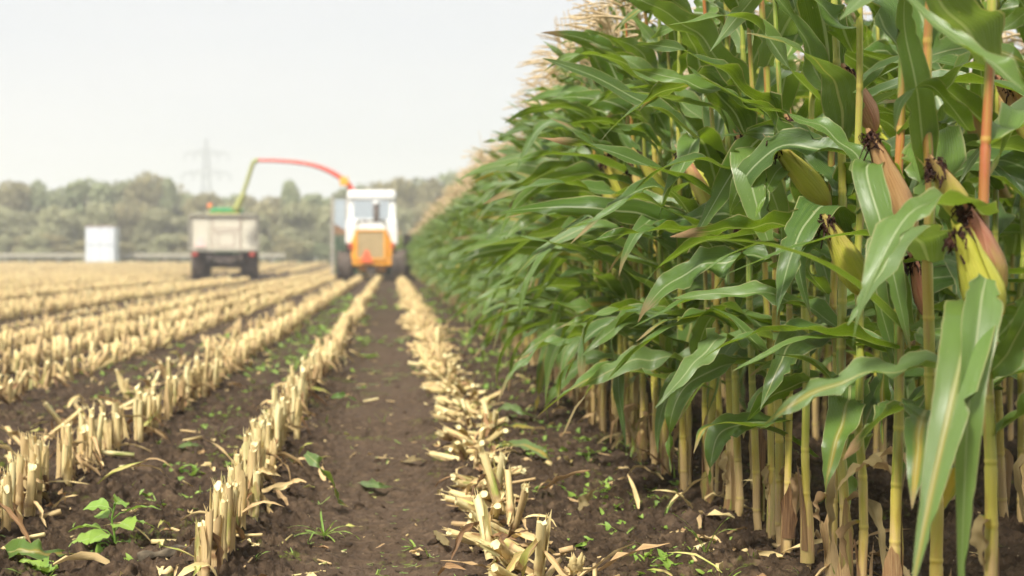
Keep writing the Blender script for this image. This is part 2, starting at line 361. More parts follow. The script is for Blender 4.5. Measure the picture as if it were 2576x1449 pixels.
def hero_leaf(mb, P, Wd, roll, rng, age=0., dry=0., hue=.5, nv=34, nu=9, rip=.16, fold=.3, shape=None):
    """leaf along a measured path; P = (u, v, distance) rows from base to tip"""
    C = smooth_path([W(*p) for p in P], nv); s = np.linspace(0, 1, nv)
    T = nrm(np.gradient(C, axis=0)); tz = np.abs(T[:, 2:3])
    ref = np.array((0, 0, 1.)) * (1 - tz ** 2) + np.array((0, -1., 0)) * tz ** 2 * 1.2 + np.array((0, -.45, 0))
    side = nrm(np.cross(ref, T)); n = np.cross(T, side)
    ro = np.interp(s, np.linspace(0, 1, len(roll)), roll)[:, None]
    side, n = side * np.cos(ro) + n * np.sin(ro), n * np.cos(ro) - side * np.sin(ro)
    w_ = wprof(s, Wd) if shape is None else np.interp(s, np.linspace(0, 1, len(shape)), shape) * Wd / 2
    blade(mb, C, side, n, w_, nu, rng.uniform(), (age, dry, hue), rng, fold, rip)
def stalk_mb(rng, H=1.82, lean=(0, 0), n=10, red=.3, r0=.0135, seg=True):
    """jointed cane: returns mesh, list of node points"""
    mb = MB(); z = -.03; hs = [z]; step = .11
    while z < H: z += step * rng.uniform(.9, 1.1); step = min(step * (1.0 if z < .85 else 1.18), .17); hs.append(z)
    hs = np.array(hs); H = hs[-1]
    P, rad, fr = [], [], []
    zz = rng.uniform(-.004, .004, (len(hs), 2)); ph = rng.uniform(0, 6.28)
    def ctr(z):
        t = max(z, 0) / H; return np.array((lean[0] * t ** 1.6 + .006 * math.sin(4 * z + ph), lean[1] * t ** 1.6 + .006 * math.cos(3.3 * z + ph), z))
    fs = (0, .03, .06, .1, .5, .93, .96) if seg else (0, .5)
    for i in range(len(hs) - 1):
        for f in fs:
            z = hs[i] + (hs[i + 1] - hs[i]) * f; r = r0 * (1 - .52 * max(z, 0) / H)
            r *= {0: 1.0, .03: 1.07, .06: 1.06, .1: .99, .5: 1.0, .93: 1.06, .96: .96}[f] if seg else 1
            P.append(ctr(z) + np.array((*(zz[i] * (1 - f) + zz[i + 1] * f), 0))); rad.append(r); fr.append(f)
    P = np.array(P); m = len(P)
    A = np.stack([np.tile(np.arange(n) / n, m), np.repeat(P[:, 2], n), np.repeat(fr, n)], 1)
    hue = np.clip(rng.uniform(.15, .85) + rng.normal(0, .3, len(hs)), 0, 1); rdv = red * rng.uniform(.4, 1, len(hs)); sid = rng.uniform()
    ring = np.minimum(np.arange(m) // len(fs), len(hs) - 1)
    B = np.stack([np.repeat(rdv[ring], n), np.repeat(hue[ring], n), np.full(m * n, sid)], 1); B = np.vstack([B, B[:1], B[-1:]])
    mb.tube(P, rad, n, True, A, B)
    return mb, [ctr(z) for z in hs]
def ear_mb(rng, P0, dirv, Lg=.24, rd=.028, brn=0., pink=0., open_=False, nn=20):
    """ear in its husk: overlapping pointed bracts round a spindle"""
    d = nrm(np.array(dirv, float)); a = nrm(np.cross(d, (0.3, 1, .2))); b = np.cross(d, a)
    mb = MB(); m = 16; s = np.linspace(0, 1, m)
    prof = rd * (np.clip(s / .3, .0, 1) ** .55 * .75 + .25) * np.clip(1 - (np.clip(s - .3, 0, 1) / .78) ** 1.45, .12, 1)
    th = np.arange(nn) * 2 * pi / nn; lq = (brn, pink, rng.uniform()); r = rng.uniform()
    q = prof[:, None] * (1 + .05 * np.cos(3 * th + r * 6)[None] + .03 * np.cos(9 * th)[None])
    bend = (s ** 2 * .06 * Lg * 4)[:, None] * np.array((-.25, 0, .1))
    V = np.array(P0) + (s * Lg)[:, None, None] * d + bend[:, None] + q[..., None] * (np.cos(th)[None, :, None] * a + np.sin(th)[None, :, None] * b)
    A = np.stack([np.tile(th / 6.2832, m), np.repeat(s, nn), np.full(m * nn, r)], 1)
    mb.add(V.reshape(-1, 3), gridq(m, nn, True), A, lq)
    for k in range(5):                                    # outer bracts
        t0 = k * 1.257 + rng.uniform(-.3, .3); wv = rng.uniform(.75, 1.0); ln = rng.uniform(.8, 1.08); nu = 7
        sv = np.linspace(0, 1, 12); tt = np.linspace(-1, 1, nu)
        ww = wv * np.clip(1 - sv ** 3, 0.02, 1)
        rr = np.interp(sv * ln, s, prof) * (1.05 + .03 * k) + .001 + .03 * np.clip(sv * ln - .7, 0, 1) * rng.uniform(0, 1.6)
        ang = t0 + tt[None] * ww[:, None]
        V = np.array(P0) + (sv * ln * Lg)[:, None, None] * d + np.interp(sv * ln, s, np.arange(m))[:, None, None] * 0 + ((sv * ln) ** 2 * .06 * Lg * 4)[:, None, None] * np.array((-.25, 0, .1)) + rr[:, None, None] * (np.cos(ang)[..., None] * a + np.sin(ang)[..., None] * b)
        A = np.stack([(ang / 6.2832).ravel(), np.repeat(sv, nu), np.full(12 * nu, rng.uniform())], 1)
        mb.add(V.reshape(-1, 3), gridq(12, nu), A, lq)
    tip = np.array(P0) + d * Lg * .98 + np.array((-.25, 0, .1)) * .06 * Lg * 4
    return mb, tip, d
def silk_mb(rng, tip, d, n=46, size=.055, fine=True):
    n = int(n * 1.8)
    mb = MB()
    for k in range(n):
        v = nrm(d * rng.uniform(-.1, 1.0) + rng.normal(0, .55, 3)); L_ = size * rng.uniform(.35, .85)
        p = tip - d * .016 + rng.normal(0, .006, 3); t = np.linspace(0, 1, 5)[:, None]
        P = p + v * t * L_ * .6 + np.array((0, 0, -1)) * t ** 2 * L_ * 1.0 + rng.normal(0, .003, (5, 3))
        mb.tube(P, np.linspace(.0022, .0011, 5) * rng.uniform(.7, 1.8), 3, False)
    return mb
def tassel_mb(rng, P0, n=9, sides=4, lean=-.1):
    mb = MB(); H = rng.uniform(.26, .36)
    t = np.linspace(0, 1, 7)[:, None]
    mb.tube(np.array(P0) + np.array((lean * .5, 0, 1)) * t * H + np.array((lean, 0, 0)) * t ** 2 * .2, np.linspace(.0045, .0022, 7), sides, False)
    for k in range(n):
        az = rng.uniform(0, 6.28); z0 = rng.uniform(.02, .3) * H; L_ = rng.uniform(.12, .22); e = rng.uniform(.5, 1.1)
        dv = np.array((math.cos(az) * math.cos(e) + lean * 2, math.sin(az) * math.cos(e), math.sin(e)))
        tt = np.linspace(0, 1, 6)[:, None]
        thick = 1 if sides > 3 else 1.7; P = np.array(P0) + np.array((lean * .5 * z0, 0, z0)) + dv * tt * L_ + np.array((-.05, 0, -.09)) * tt ** 2 * rng.uniform(.4, 1.3)
        mb.tube(P, thick * np.array((.0025, .0032, .0034, .0033, .003, .0018)), sides, False)
    return mb
def sheath(b, rng, c, r, z0, z1, k, lq):
    """dry leaf sheath half wrapped round a cane, with a torn upper edge"""
    nu, mv = 7, 7; t0 = rng.uniform(0, 6.28); wv = rng.uniform(.8, 1.7)
    tt = np.linspace(-1, 1, nu); sv = np.linspace(0, 1, mv); ang = t0 + tt[None] * wv * (1 - .25 * sv[:, None])
    rr2 = (r * (1.04 + .08 * k) + .0008 + .005 * sv[:, None] ** 3 * rng.uniform(-.3, 1.8) + .002 * np.abs(tt)[None] ** 3) * np.ones((mv, nu))
    zz = z0 + (z1 - z0) * sv[:, None] * (1 - rng.uniform(.1, .6) * np.abs(tt + rng.uniform(-.3, .3))[None] ** 1.4) + (sv[:, None] ** 4) * rng.uniform(-.025, .014, nu)[None]
    V = np.stack([rr2 * np.cos(ang) + c[0], rr2 * np.sin(ang) + c[1], zz], -1)
    b.add(V.reshape(-1, 3), gridq(mv, nu), np.stack([np.tile(tt, mv), np.repeat(sv, nu), np.full(mv * nu, rng.uniform())], 1), lq)
def plant(seed, lod=0, tall=1., ear_p=.5, extra=None, ears=True, hue0=.4, skip=(), red=None, lmul=1., dens=1.):
    """a maize plant at the origin as a list of (part, mesh, slot, children)"""
    rng = rng_(seed); H = rng.uniform(1.42, 1.56) * tall
    nv, nu = ((30, 7), (15, 5), (9, 3))[lod]
    red = (rng.uniform(.4, 1.2) if rng.uniform() < .55 else 0.) if red is None else red
    sm, nodes = stalk_mb(rng, H, (rng.uniform(-.1, .06), rng.uniform(-.07, .07)), (12, 7, 4)[lod], red, rng.uniform(.009, .0122), lod < 2)
    parts = [('stalk', sm, 1, [])]
    if lod == 0:
        sh = MB()
        for k in range(2):
            z0 = rng.uniform(0, .07); sheath(sh, rng, nodes[0][:2], .0135, z0, z0 + rng.uniform(.08, .24), k, (rng.uniform(-.2, .35), rng.uniform(0, .7) * (rng.uniform() < .3), 0))
        parts.append(('leaf_sheath', sh, 5, []))
    plane = rng.uniform(0, 6.28)
    ei = [i for i, p in enumerate(nodes) if p[2] > .78][0]
    for i, p in enumerate(nodes[:-1]):
        z = p[2]
        if z < .12 or rng.uniform() > dens: continue
        nz_ = nodes[i + 1]; col = p + (nz_ - p) * (.95 if z > .6 else .4)      # collar
        t = z / H
        az = plane + (i % 2) * pi + rng.normal(0, .35)
        mb = MB()
        if z < .3:                                        # dead leaf hanging by the foot
            if rng.uniform() < .65:
                proc_leaf(mb, col - (0, 0, .03), az, R(rng.uniform(-60, 40)), rng.uniform(.1, .3) * (.5 + z * 1.6), rng.uniform(.025, .045), R(rng.uniform(80, 150)), .5, .4, rng.uniform(-2, 2), rng, max(nv * 2 // 3, 7), nu, 1., 1.2, .5, .5, .9, s0=rng.uniform(.15, .4))
                parts.append(('leaf', mb, 0, []))
            continue
        if z < .5 and rng.uniform() < .1: continue
        Lg = (.43 + .2 * math.sin(min(t * 1.15, 1) * pi)) * rng.uniform(.82, 1.12) * lmul
        Wd = (.08 + .036 * math.sin(t * pi)) * rng.uniform(.85, 1.15)
        Lg *= 1 - .5 * float(sst(.6, .95, t)) - .12 * float(sst(.3, .2, t)); Wd *= 1 - .3 * float(sst(.75, 1, t))
        # leaves heading away from the wind stream left, the others are swept round or folded back
        up = float(sst(.55, .9, t)); el0 = R(rng.uniform(30, 70) + 22 * up - 34 * float(sst(.62, .25, t))); droop = R(rng.uniform(22, 118)) * (1.05 - .1 * up)
        kink = rng.choice([0, .25, .5, .8])
        wind = rng.uniform(.2, 1.05) * (1 - .45 * up)
        roll = rng.normal(0, 1.35)
        age = max(0, (.58 - z) * 1.1) * rng.uniform(.2, 1.2) + (rng.uniform(0, .45) if rng.uniform() < .22 else 0)
        dry = (-.08 if rng.uniform() < .75 else rng.uniform(0, .18)) + (rng.uniform(.0, .2) if z < .45 else 0) + (rng.uniform(.0, .5) if t > .88 else 0)
        proc_leaf(mb, col, az, el0, Lg, Wd, droop, kink, wind, roll, rng, nv, nu, min(age, .8), dry, float(np.clip(rng.normal(hue0 + .12, .32), 0, 1)), rng.uniform(.14, .36), rng.uniform(.2, .5))
        parts.append(('leaf', mb, 0, []))
    if ears and rng.uniform() < ear_p:
        p = nodes[ei]; az = rng.uniform(2.2, 4.3); tl = rng.uniform(.3, .6)
        d = (math.sin(tl) * math.cos(az), math.sin(tl) * math.sin(az), math.cos(tl))
        e, tip, dd = ear_mb(rng, p + np.array(d) * .03, d, rng.uniform(.2, .26), rng.uniform(.02, .026), rng.uniform(-.05, .5), float(rng.uniform() < .35), nn=(20, 10, 6)[lod])
        parts.append(('ear', e, 2, [('silk', silk_mb(rng, tip, dd, (24, 10, 4)[lod], .035), 3)]))
    parts.append(('tassel', tassel_mb(rng, nodes[-1], (11, 10, 9)[lod], (4, 3, 3)[lod]), 4, []))
    return parts
def link_plant(parts, name, loc):
    root = empty(name, loc)
    for nm, mb, sl, ch in parts:
        o = mb.build(nm, PM[sl], root)
        for cn, cm, cs in ch: cm.build(cn, PM[cs], o)
    return root
def flat_plant(parts):
    mb = MB()
    for nm, p, sl, ch in parts:
        mb.join(p, mi=sl)
        for cn, cm, cs in ch: mb.join(cm, mi=cs)
    return mb

# ------------------------------------------------------------------ ground
ROW0 = -1.04
ROW1, ROW2 = -.44, .345
def far_rise(Y): return .40 * sst(58, 112, Y)
def corn_x(Y): return 1.0 - .10 * np.exp(-((np.asarray(Y, float) - 6.2) / 2.2) ** 2)
def gz(X, Y, fine=True):
    X = np.asarray(X, float); Y = np.asarray(Y, float)
    z = far_rise(Y) + .018 * (vnoise(X * 1.3, Y * .8, 3) - .5)
    row = np.exp(-((X - ROW1) / .13) ** 2) + np.exp(-((X - ROW2) / .13) ** 2) + np.exp(-((X - corn_x(Y)) / .18) ** 2) + np.exp(-((X - ROW0) / .13) ** 2)
    z += .022 * row
    z -= .012 * np.exp(-((X + .02) / .2) ** 2)
    return z
def build_ground():
    ratio = np.concatenate([-np.geomspace(2.4, .36, 50), np.linspace(-.345, .52, 620), np.geomspace(.54, 2.4, 40)])
    ys = [-12., -8, -5, -3, -1.5, 0, 1, 1.6, 2.1, 2.5, 2.8]; y = 2.9
    while y < 60: ys.append(y); y += max(.007, y * y / (1422 * .76) * .62)
    ys += list(np.geomspace(y, 780, 46)); ys = np.array(ys)
    Yg = np.repeat(ys[:, None], len(ratio), 1); Xg = ratio[None] * np.maximum(ys, 2.9)[:, None]
    Z = gz(Xg, Yg)
    Z += .009 * np.exp(-((Xg + .03) / .2) ** 4) * np.sin(6.28 * (Yg + .35 * np.abs(Xg + .03)) / .16 + 3 * vnoise(Xg * 3, Yg * 3, 30)) * vnoise(Xg * 2, Yg * 1.5, 31) * sst(30, 8, Yg)
    near = sst(22, 6, Yg) * sst(1.5, 2.9, Yg)
    track = np.exp(-((Xg + .03) / .22) ** 4)                       # wheel-smoothed strip between the rows
    rough = (1 - .72 * track) * (.55 + .8 * vnoise(Xg * 2.2, Yg * 2.2, 9))
    c1 = np.abs(vnoise(Xg * 9, Yg * 9, 11) - .5) * 2; c2 = 1 - np.abs(vnoise(Xg * 24 + c1, Yg * 24, 12) - .5) * 2; c3 = 1 - np.abs(vnoise(Xg * 62, Yg * 62 + c2, 13) - .5) * 2
    c4 = vnoise(Xg * 130, Yg * 130, 14)
    hh = ((1 - c1) * .018 + c2 * .026 + c3 ** 1.5 * .017 + c4 * .006) * 1.25
    Z = Z + near * rough * (hh - .038)
    dryness = np.clip(near * track * (.5 + vnoise(Xg * 5, Yg * 5, 21)) + .25 * vnoise(Xg * .9, Yg * .5, 22), 0, 1)
    mb = MB(); V = np.stack([Xg, Yg, Z], -1).reshape(-1, 3)
    mb.add(V, gridq(*Yg.shape), np.stack([dryness.ravel(), 0 * dryness.ravel(), 0 * dryness.ravel()], 1))
    o = mb.build('ground', M_SOIL); tag(o, kind='structure'); return o
build_ground()

# ------------------------------------------------------------------ cut stubble
def stump(rng, lod=0, flat=False):
    """cut maize stalk with ragged top and peeling dry sheath; base at origin. Returns (stalk, sheath) meshes"""
    a, b = MB(), MB(); Hs = rng.uniform(.135, .215) * (.9 if flat else 1); r = rng.uniform(.0085, .0122)
    n = (12, 7, 4)[lod]
    if lod == 2:
        Hs *= 1.03; z = np.array((-.02, Hs))
        P = np.stack([0 * z, 0 * z, z], 1)
        a.tube(P, (r * 1.75, r * 1.35), n, True, None, (rng.uniform(.3, .85), rng.uniform(0, .5) * (rng.uniform() < .3), 0))
        for k in range(2):
            sd = rng_(rng.integers(1 << 30)); proc_leaf(b, (0, 0, Hs * rng.uniform(.3, .9)), rng.uniform(0, 6.28), R(rng.uniform(-20, 60)), rng.uniform(.08, .2), .02, R(120), .3, .2, 0, sd, 4, 2, 0, 0, 0)
            b.B[-1] = np.broadcast_to(np.array((rng.uniform(0, .7), 0, 0.)), b.B[-1].shape)
        return a, b
    zs = np.array((-.03, .02, .045, .055, .065, .08, Hs * .55, Hs * .8, Hs)); rr = np.array((1.15, 1.1, 1.0, 1.18, 1.16, .96, .98, 1.03, 1.02)) * r
    m = len(zs); P = np.stack([.004 * np.sin(zs * 20 + rng.uniform(0, 6)), .004 * np.cos(zs * 17), zs], 1)
    th = np.arange(n) * 2 * pi / n
    V = P[:, None] + rr[:, None, None] * np.stack([np.cos(th), np.sin(th), 0 * th], 1)[None]
    slant = rng.uniform(-.5, .5) * r * 2
    V[-1, :, 2] += slant * np.cos(th) + rng.uniform(-.004, .006, n)
    tone = rng.uniform(.38, .92); gr = rng.uniform(.3, .9) if rng.uniform() < .3 else 0.
    rid = rng.uniform()
    A = np.stack([np.tile(th / 6.28, m), np.repeat(zs / .2, n), np.full(m * n, rid)], 1)
    tn = np.repeat(tone - .55 * np.exp(-((zs - .058) / .008) ** 2) - .22 * (zs < .03), n)
    B = np.stack([tn, np.full(m * n, gr) * np.repeat((zs > .06) & (zs < Hs * .7), n), 0 * tn], 1)
    a.add(V.reshape(-1, 3), gridq(m, n, True), A, B)
    top = V[-1]; c = top.mean(0) - np.array((0, 0, .004)); j = np.arange(n)
    a.add(np.vstack([top, c]), np.stack([j, (j + 1) % n, np.full(n, n), np.full(n, n)], 1), (rid, .9, rid), (.95, 0, 0))
    for k in range(6 if lod == 0 else 3):                # torn fibres at the cut
        q = rng.integers(n); v = top[q] - c; v = v * .2 + np.array((rng.normal(0, .003), rng.normal(0, .003), rng.uniform(.006, .022)))
        a.tube(np.stack([top[q] - (0, 0, .004), top[q] + v * .6, top[q] + v * 1.1]), (.0016, .0012, .0004), 3, False, None, (rng.uniform(.5, .95), 0, 0))
    ns = rng.integers(2, 4) if lod == 0 else 2
    for k in range(ns): sheath(b, rng, (0, 0), r, rng.uniform(0, .05), Hs * rng.uniform(.7, 1.12), k, (rng.uniform(.2, .85), rng.uniform(0, .5) * (rng.uniform() < .2), 0))
    for k in range(rng.integers(1, 4)):                     # loose dry leaf hanging off it
        if rng.uniform() < .8:
            proc_leaf(b, (0, 0, rng.uniform(.04, Hs * .8)), rng.uniform(0, 6.28), R(rng.uniform(-75, 5)), rng.uniform(.06, .19), rng.uniform(.014, .034), R(rng.uniform(10, 80)), .5, .2, rng.normal(0, 2), rng, 12 if lod == 0 else 7, 5 if lod == 0 else 3, 0, 0, 0, .5, 1.)
            b.B[-1] = np.broadcast_to(np.array((rng.uniform(-.25, .5), rng.uniform(0, .6) * (rng.uniform() < .15), 0.)), b.B[-1].shape)
    return a, b
def rot(tilt, az, spin):
    ca, sa = math.cos(az), math.sin(az); ct, st_ = math.cos(tilt), math.sin(tilt); cs, ss = math.cos(spin), math.sin(spin)
    Rz = np.array(((ca, -sa, 0), (sa, ca, 0), (0, 0, 1))); Ry = np.array(((ct, 0, st_), (0, 1, 0), (-st_, 0, ct))); Rs = np.array(((cs, -ss, 0), (ss, cs, 0), (0, 0, 1)))
    return Rz @ Ry @ Rz.T @ Rs
def eul(M):
    import mathutils
    return mathutils.Matrix([list(map(float, r)) for r in M]).to_euler()

rg = rng_(5)
pts = []                               # (x, y, tilt, az, kind)
def sow(x0, y0, y1, step, wob=.018, tilt=.1, kind='up', gap=.06):
    y = y0; ph = rg.uniform(0, 6.28)
    while y < y1:
        if rg.uniform() > gap:
            pts.append((x0 + rg.normal(0, wob) + .02 * math.sin(y * .9 + ph), y, abs(rg.normal(0, tilt)), rg.uniform(0, 6.28), kind))
        y += step * rg.uniform(.55, 1.4)
sow(ROW1, .6, 2.2, .06, kind='middle'); sow(ROW0, .6, 3.7, .06, kind='left'); sow(ROW1, 3.22, 49, .055, .02, .1, 'middle')
sow(ROW0, 3.75, 60, .055, .02, .09, 'left')
y = .6                                 # the rolled row: stumps pushed over to the left and forwards
while y < 46:
    if 2.2 < y < 3.1: y = 3.1
    t = rg.uniform(1.0, 1.45) if rg.uniform() < .85 else rg.uniform(.2, .6)
    pts.append((ROW2 + .05 * math.sin(y * 1.1) + rg.normal(0, .028), y, t, rg.choice([rg.uniform(2.6, 4.4), rg.uniform(3.9, 5.3), rg.uniform(3.9, 5.3), rg.uniform(0, 6.28)]), 'flat')); y += .052 * rg.uniform(.5, 1.5)
sow(-1.38, 5.6, 40, .15, .05, 1.6, 'rough', .1)
sow(-2.0, 6.0, 62, .075, .035, .5, 'rough', .1)
sow(-2.0, .8, 6, .08, .035, .5, 'rough'); sow(-2.47, .8, 7, .07, .02, .1, 'far'); sow(-3.08, .8, 9, .075, .02, .1, 'far'); sow(-2.47, 7, 104, .062, .02, .1, 'far'); sow(-3.08, 9, 104, .065, .02, .1, 'far')
for i in range(17):                    # two upright rows, then two run down by the wheels
    x0 = -3.55 - 2.2 * i
    for dx, low in ((0, True), (-.55, True), (-1.15, False), (-1.8, False)):
        x = x0 + dx; ya = max(1.0, -x / .30 - 7)
        if ya < 30: sow(x, ya, 30, 1.4e-1 if low else .07, .03 if low else .02, .9 if low else .12, 'low' if low else 'far')
        if ya < 104: sow(x, max(30, ya), 104, .34 if low else .11, .03, .8 if low else .12, 'low' if low else 'far')
pts = sorted(pts, key=lambda p: p[1] ** 2 + p[0] ** 2)
pts = [p for p in pts if not (abs(p[0] + 6.15) < 1.7 and 47 < p[1] < 66) and not (45.5 < p[1] < 54 and (abs(p[0] + 1.5) < .45 or abs(p[0] - .36) < .45))]
def visible(p): return -.29 < p[0] / p[1] < .46 and .76 * FPX / p[1] + VPV < 1640
VAR = [stump(rng_(900 + i), 1) for i in range(14)]; VARF = [stump(rng_(950 + i), 1, True) for i in range(8)]
LOW = [stump(rng_(800 + i), 2) for i in range(16)]
far_mb = MB(); nind = 0
VM = []
for a, b in VAR + VARF:
    q = MB(); q.join(a); q.join(b); VM.append((q.mesh('maize_stump', M_STRAW), q))
LM = []
for a, b in LOW:
    q = MB(); q.join(a); q.join(b); LM.append(q)
SG = {'low': ('trampled maize stumps of the distant low rows', 'trampled low stump in a sparse row at the far left'),
      'middle': ('cut maize stumps of the middle stubble row', 'ragged pale stump standing in the stubble row left of the bare wheel track'),
      'left': ('cut maize stumps of the left stubble row', 'upright cream stump in the row beyond the broadleaf weed'),
      'flat': ('rolled maize stumps', 'flattened stump lying in the crushed row right of the bare wheel track'),
      'rough': ('leaning stumps of the sparse row', 'leaning stump in the sparse trampled row at the left'),
      'far': ('cut maize stumps of the distant rows', 'upright blurred stump in a dense row at the far left')}
first = {}
for p in pts:
    x, y, t, az, kind = p; z = float(gz(x, y)) - .012
    M3 = rot(t, az, rg.uniform(0, 6.28))
    if kind == 'flat': z += .014
    if nind < 300 and visible(p):
        sd = rng_(7000 + nind)
        if nind < 70:
            o = empty('maize_stump', (x, y, z)); a, b = stump(sd, 0, kind == 'flat')
            a.build('cut_stalk', M_STRAW, o); b.build('leaf_sheath', M_STRAW, o)
        else:
            k = sd.integers(14) if kind != 'flat' else 14 + sd.integers(8)
            o = bpy.data.objects.new('maize_stump', VM[k][0]); COL.objects.link(o); o.location = (x, y, z)
        o.rotation_euler = eul(M3)
        g, lab = SG[kind]
        if kind not in first:
            first[kind] = 1
            lab = {'middle': 'frontmost stump at the cut-off near end of the row left of the wheel track', 'left': 'nearest stump at the bottom left corner in the row beyond the weed',
                   'flat': 'flattened stump nearest the camera in the crushed row', 'rough': 'nearest leaning stump of the sparse trampled row', 'far': 'nearest stump of the dense far left rows', 'low': 'nearest stump of the trampled far left rows'}[kind]
        tag(o, lab, 'stump', g); nind += 1
    elif y < 9 and visible(p): far_mb.join(VM[rg.integers(14) if kind != 'flat' else 14 + rg.integers(8)][1], M3, (x, y, z))
    else:
        sc = rg.uniform(.85, 1.15) * (1.12 if y > 30 else .95)
        far_mb.join(LM[rg.integers(16)], M3 @ np.diag((sc, sc, rg.uniform(.8, 1.05) * (.55 if kind == 'low' else 1))), (x, y, z))
o = far_mb.build('stubble', M_STRAW); tag(o, 'rows of pale cut maize stubble running back to the trees', 'stubble', kind='stuff')

# ------------------------------------------------------------------ straw, clods, seedlings: nobody could count them
def litter():
    mb = MB(); r = rng_(31)
    spots = []
    for k in range(1000):                                  # along rows
        y = 3.1 + 14 * r.uniform() ** 1.8
        row = r.choice([ROW1, ROW2, ROW2, ROW0, -1.4, -1.4, -2.0, 1.0], p=[.15, .1, .1, .14, .14, .12, .1, .15])
        sg = .1 if row != -1.4 else .13
        spots.append((row + r.normal(0, sg) if row != 1.0 else float(corn_x(y)) + r.normal(-.05, .13), y, 1))
    for k in range(600): 
        y = 3.1 + 12 * r.uniform() ** 1.6; spots.append((r.uniform(-.3, .42) * y, y, 0))
    for x, y, big in spots:
        if r.uniform() < .55:
            q = MB(); proc_leaf(q, (x, y, float(gz(x, y)) + r.uniform(.0, .03) * (1 + big)), r.uniform(0, 6.28), R(r.uniform(0, 50)) * big, r.uniform(.03, .2) if big else r.uniform(.015, .08), r.uniform(.006, .03), R(r.uniform(10, 110)) * (.3 + .7 * big), .3, 0, r.normal(0, 1.5), r, 7, 3, 0, 0, 0, .5, .8)
            V = q.V[0]; V[:, 2] = np.maximum(V[:, 2], gz(V[:, 0], V[:, 1]) + .004)
            q.B[0] = np.broadcast_to(np.array((r.uniform(0, .75), .8 * (r.uniform() < .12), 0.)), q.B[0].shape); mb.join(q)
        else:
            L_ = r.uniform(.02, .14) * (.6 + .5 * big); az = r.uniform(0, 6.28); z = float(gz(x, y)) + r.uniform(.004, .03 if big else .01)
            d = np.array((math.cos(az), math.sin(az), r.normal(0, .25 * big))) * L_
            mb.tube([(x, y, z), np.array((x, y, z)) + d], r.uniform(.0015, .009 if big else .0035), 5, True, None, (r.uniform(.2, .9), .7 * (r.uniform() < .12), 0))
    tag(mb.build('straw_litter', M_STRAW), 'broken straw and dry leaf scraps strewn over the dark soil', 'straw', kind='stuff')
litter()
def clods():
    mb = MB(); r = rng_(41)
    t = (1 + 5 ** .5) / 2
    lat = []
    for i, ph in enumerate((-90, -45, 0, 45, 90)):
        for j in range(6): lat.append((math.cos(R(ph)) * math.cos(j * pi / 3 + i * .5), math.cos(R(ph)) * math.sin(j * pi / 3 + i * .5), math.sin(R(ph))))
    lat = np.array(lat); Q = gridq(5, 6, True)
    for k in range(8500):
        y = 3.0 + 7 * r.uniform() ** 1.7; x = r.uniform(-.31, .46) * y
        if abs(x + .03) < .2 and r.uniform() < .75: continue
        s = .004 + .02 * r.uniform() ** 3
        mb.add(lat * s * r.uniform(.55, 1.4, (30, 1)) * np.array((1, 1, .75)) + (x, y, float(gz(x, y)) + s * .1 - .004), Q, (r.uniform(0, .9), 0, 0))
    tag(mb.build('soil_clods', M_SOIL), 'dark crumbly clods scattered over the field soil', 'soil', kind='stuff')
clods()
def rosette(mb, r, x, y, n, L_, el=(10, 60), wr=.55, z=None):
    z = float(gz(x, y)) - .003 if z is None else z
    for k in range(n):
        proc_leaf(mb, (x, y, z), r.uniform(0, 6.28), R(r.uniform(*el)), L_ * r.uniform(.6, 1.2), L_ * wr * r.uniform(.7, 1.2), R(r.uniform(20, 80)), 0, 0, r.normal(0, .3), r, 6, 3, 0, 0, 0, .1, .3)
def seedlings():
    mb = MB(); r = rng_(51)
    cl = [(.62, 4.5), (.66, 4.7), (.72, 5.3), (.6, 3.9), (.75, 3.7), (-.75, 4.6), (-.7, 5.4), (-.8, 6.4), (-.78, 7.2), (.05, 9.2), (-.72, 8.6), (.7, 7.4), (.65, 6.2), (.7, 9), (.7, 11), (.68, 13), (-.75, 11), (-.75, 14), (.65, 17), (.1, 22), (-.75, 20), (.72, 3.4), (.8, 4.2), (.8, 5.0), (.5, 5.6), (.78, 6.6), (.8, 8.2), (.8, 10), (-.72, 3.9), (.6, 8.4), (-1.45, 8), (-1.5, 12), (.75, 14), (.75, 20), (.6, 24), (-.8, 26), (-2.1, 10), (-.72, 9.6), (-.7, 10.4), (-.74, 12.4), (-.7, 15.5), (-.72, 17.5), (-.15, 13), (-.72, 23), (-2.2, 8.5), (-1.7, 9.5), (.7, 28), (.7, 33)]
    for x, y in cl:
        sp = .08 + .012 * y
        for k in range(30): rosette(mb, r, x + r.normal(0, sp * .8), y + r.normal(0, sp * 2.2), r.integers(3, 7), r.uniform(.016, .036) * (1 + .08 * y))
    for k in range(700):
        y = 3.2 + 9 * r.uniform() ** 1.5; x = r.uniform(-.3, .3) * y
        rosette(mb, r, x, y, r.integers(2, 5), r.uniform(.006, .018))
    for k in range(140):                                    # grass blades
        y = 3.2 + 8 * r.uniform() ** 1.4; x = r.uniform(-.3, .34) * y
        rosette(mb, r, x, y, r.integers(2, 4), r.uniform(.03, .08), (40, 80), .06)
    mb.A = [a * np.array((1, 1, 1)) for a in mb.A]
    tag(mb.build('ground_weeds', M_WEED), 'sprinkled weed seedlings and grass shoots on the soil between rows', 'weeds', kind='stuff')
seedlings()

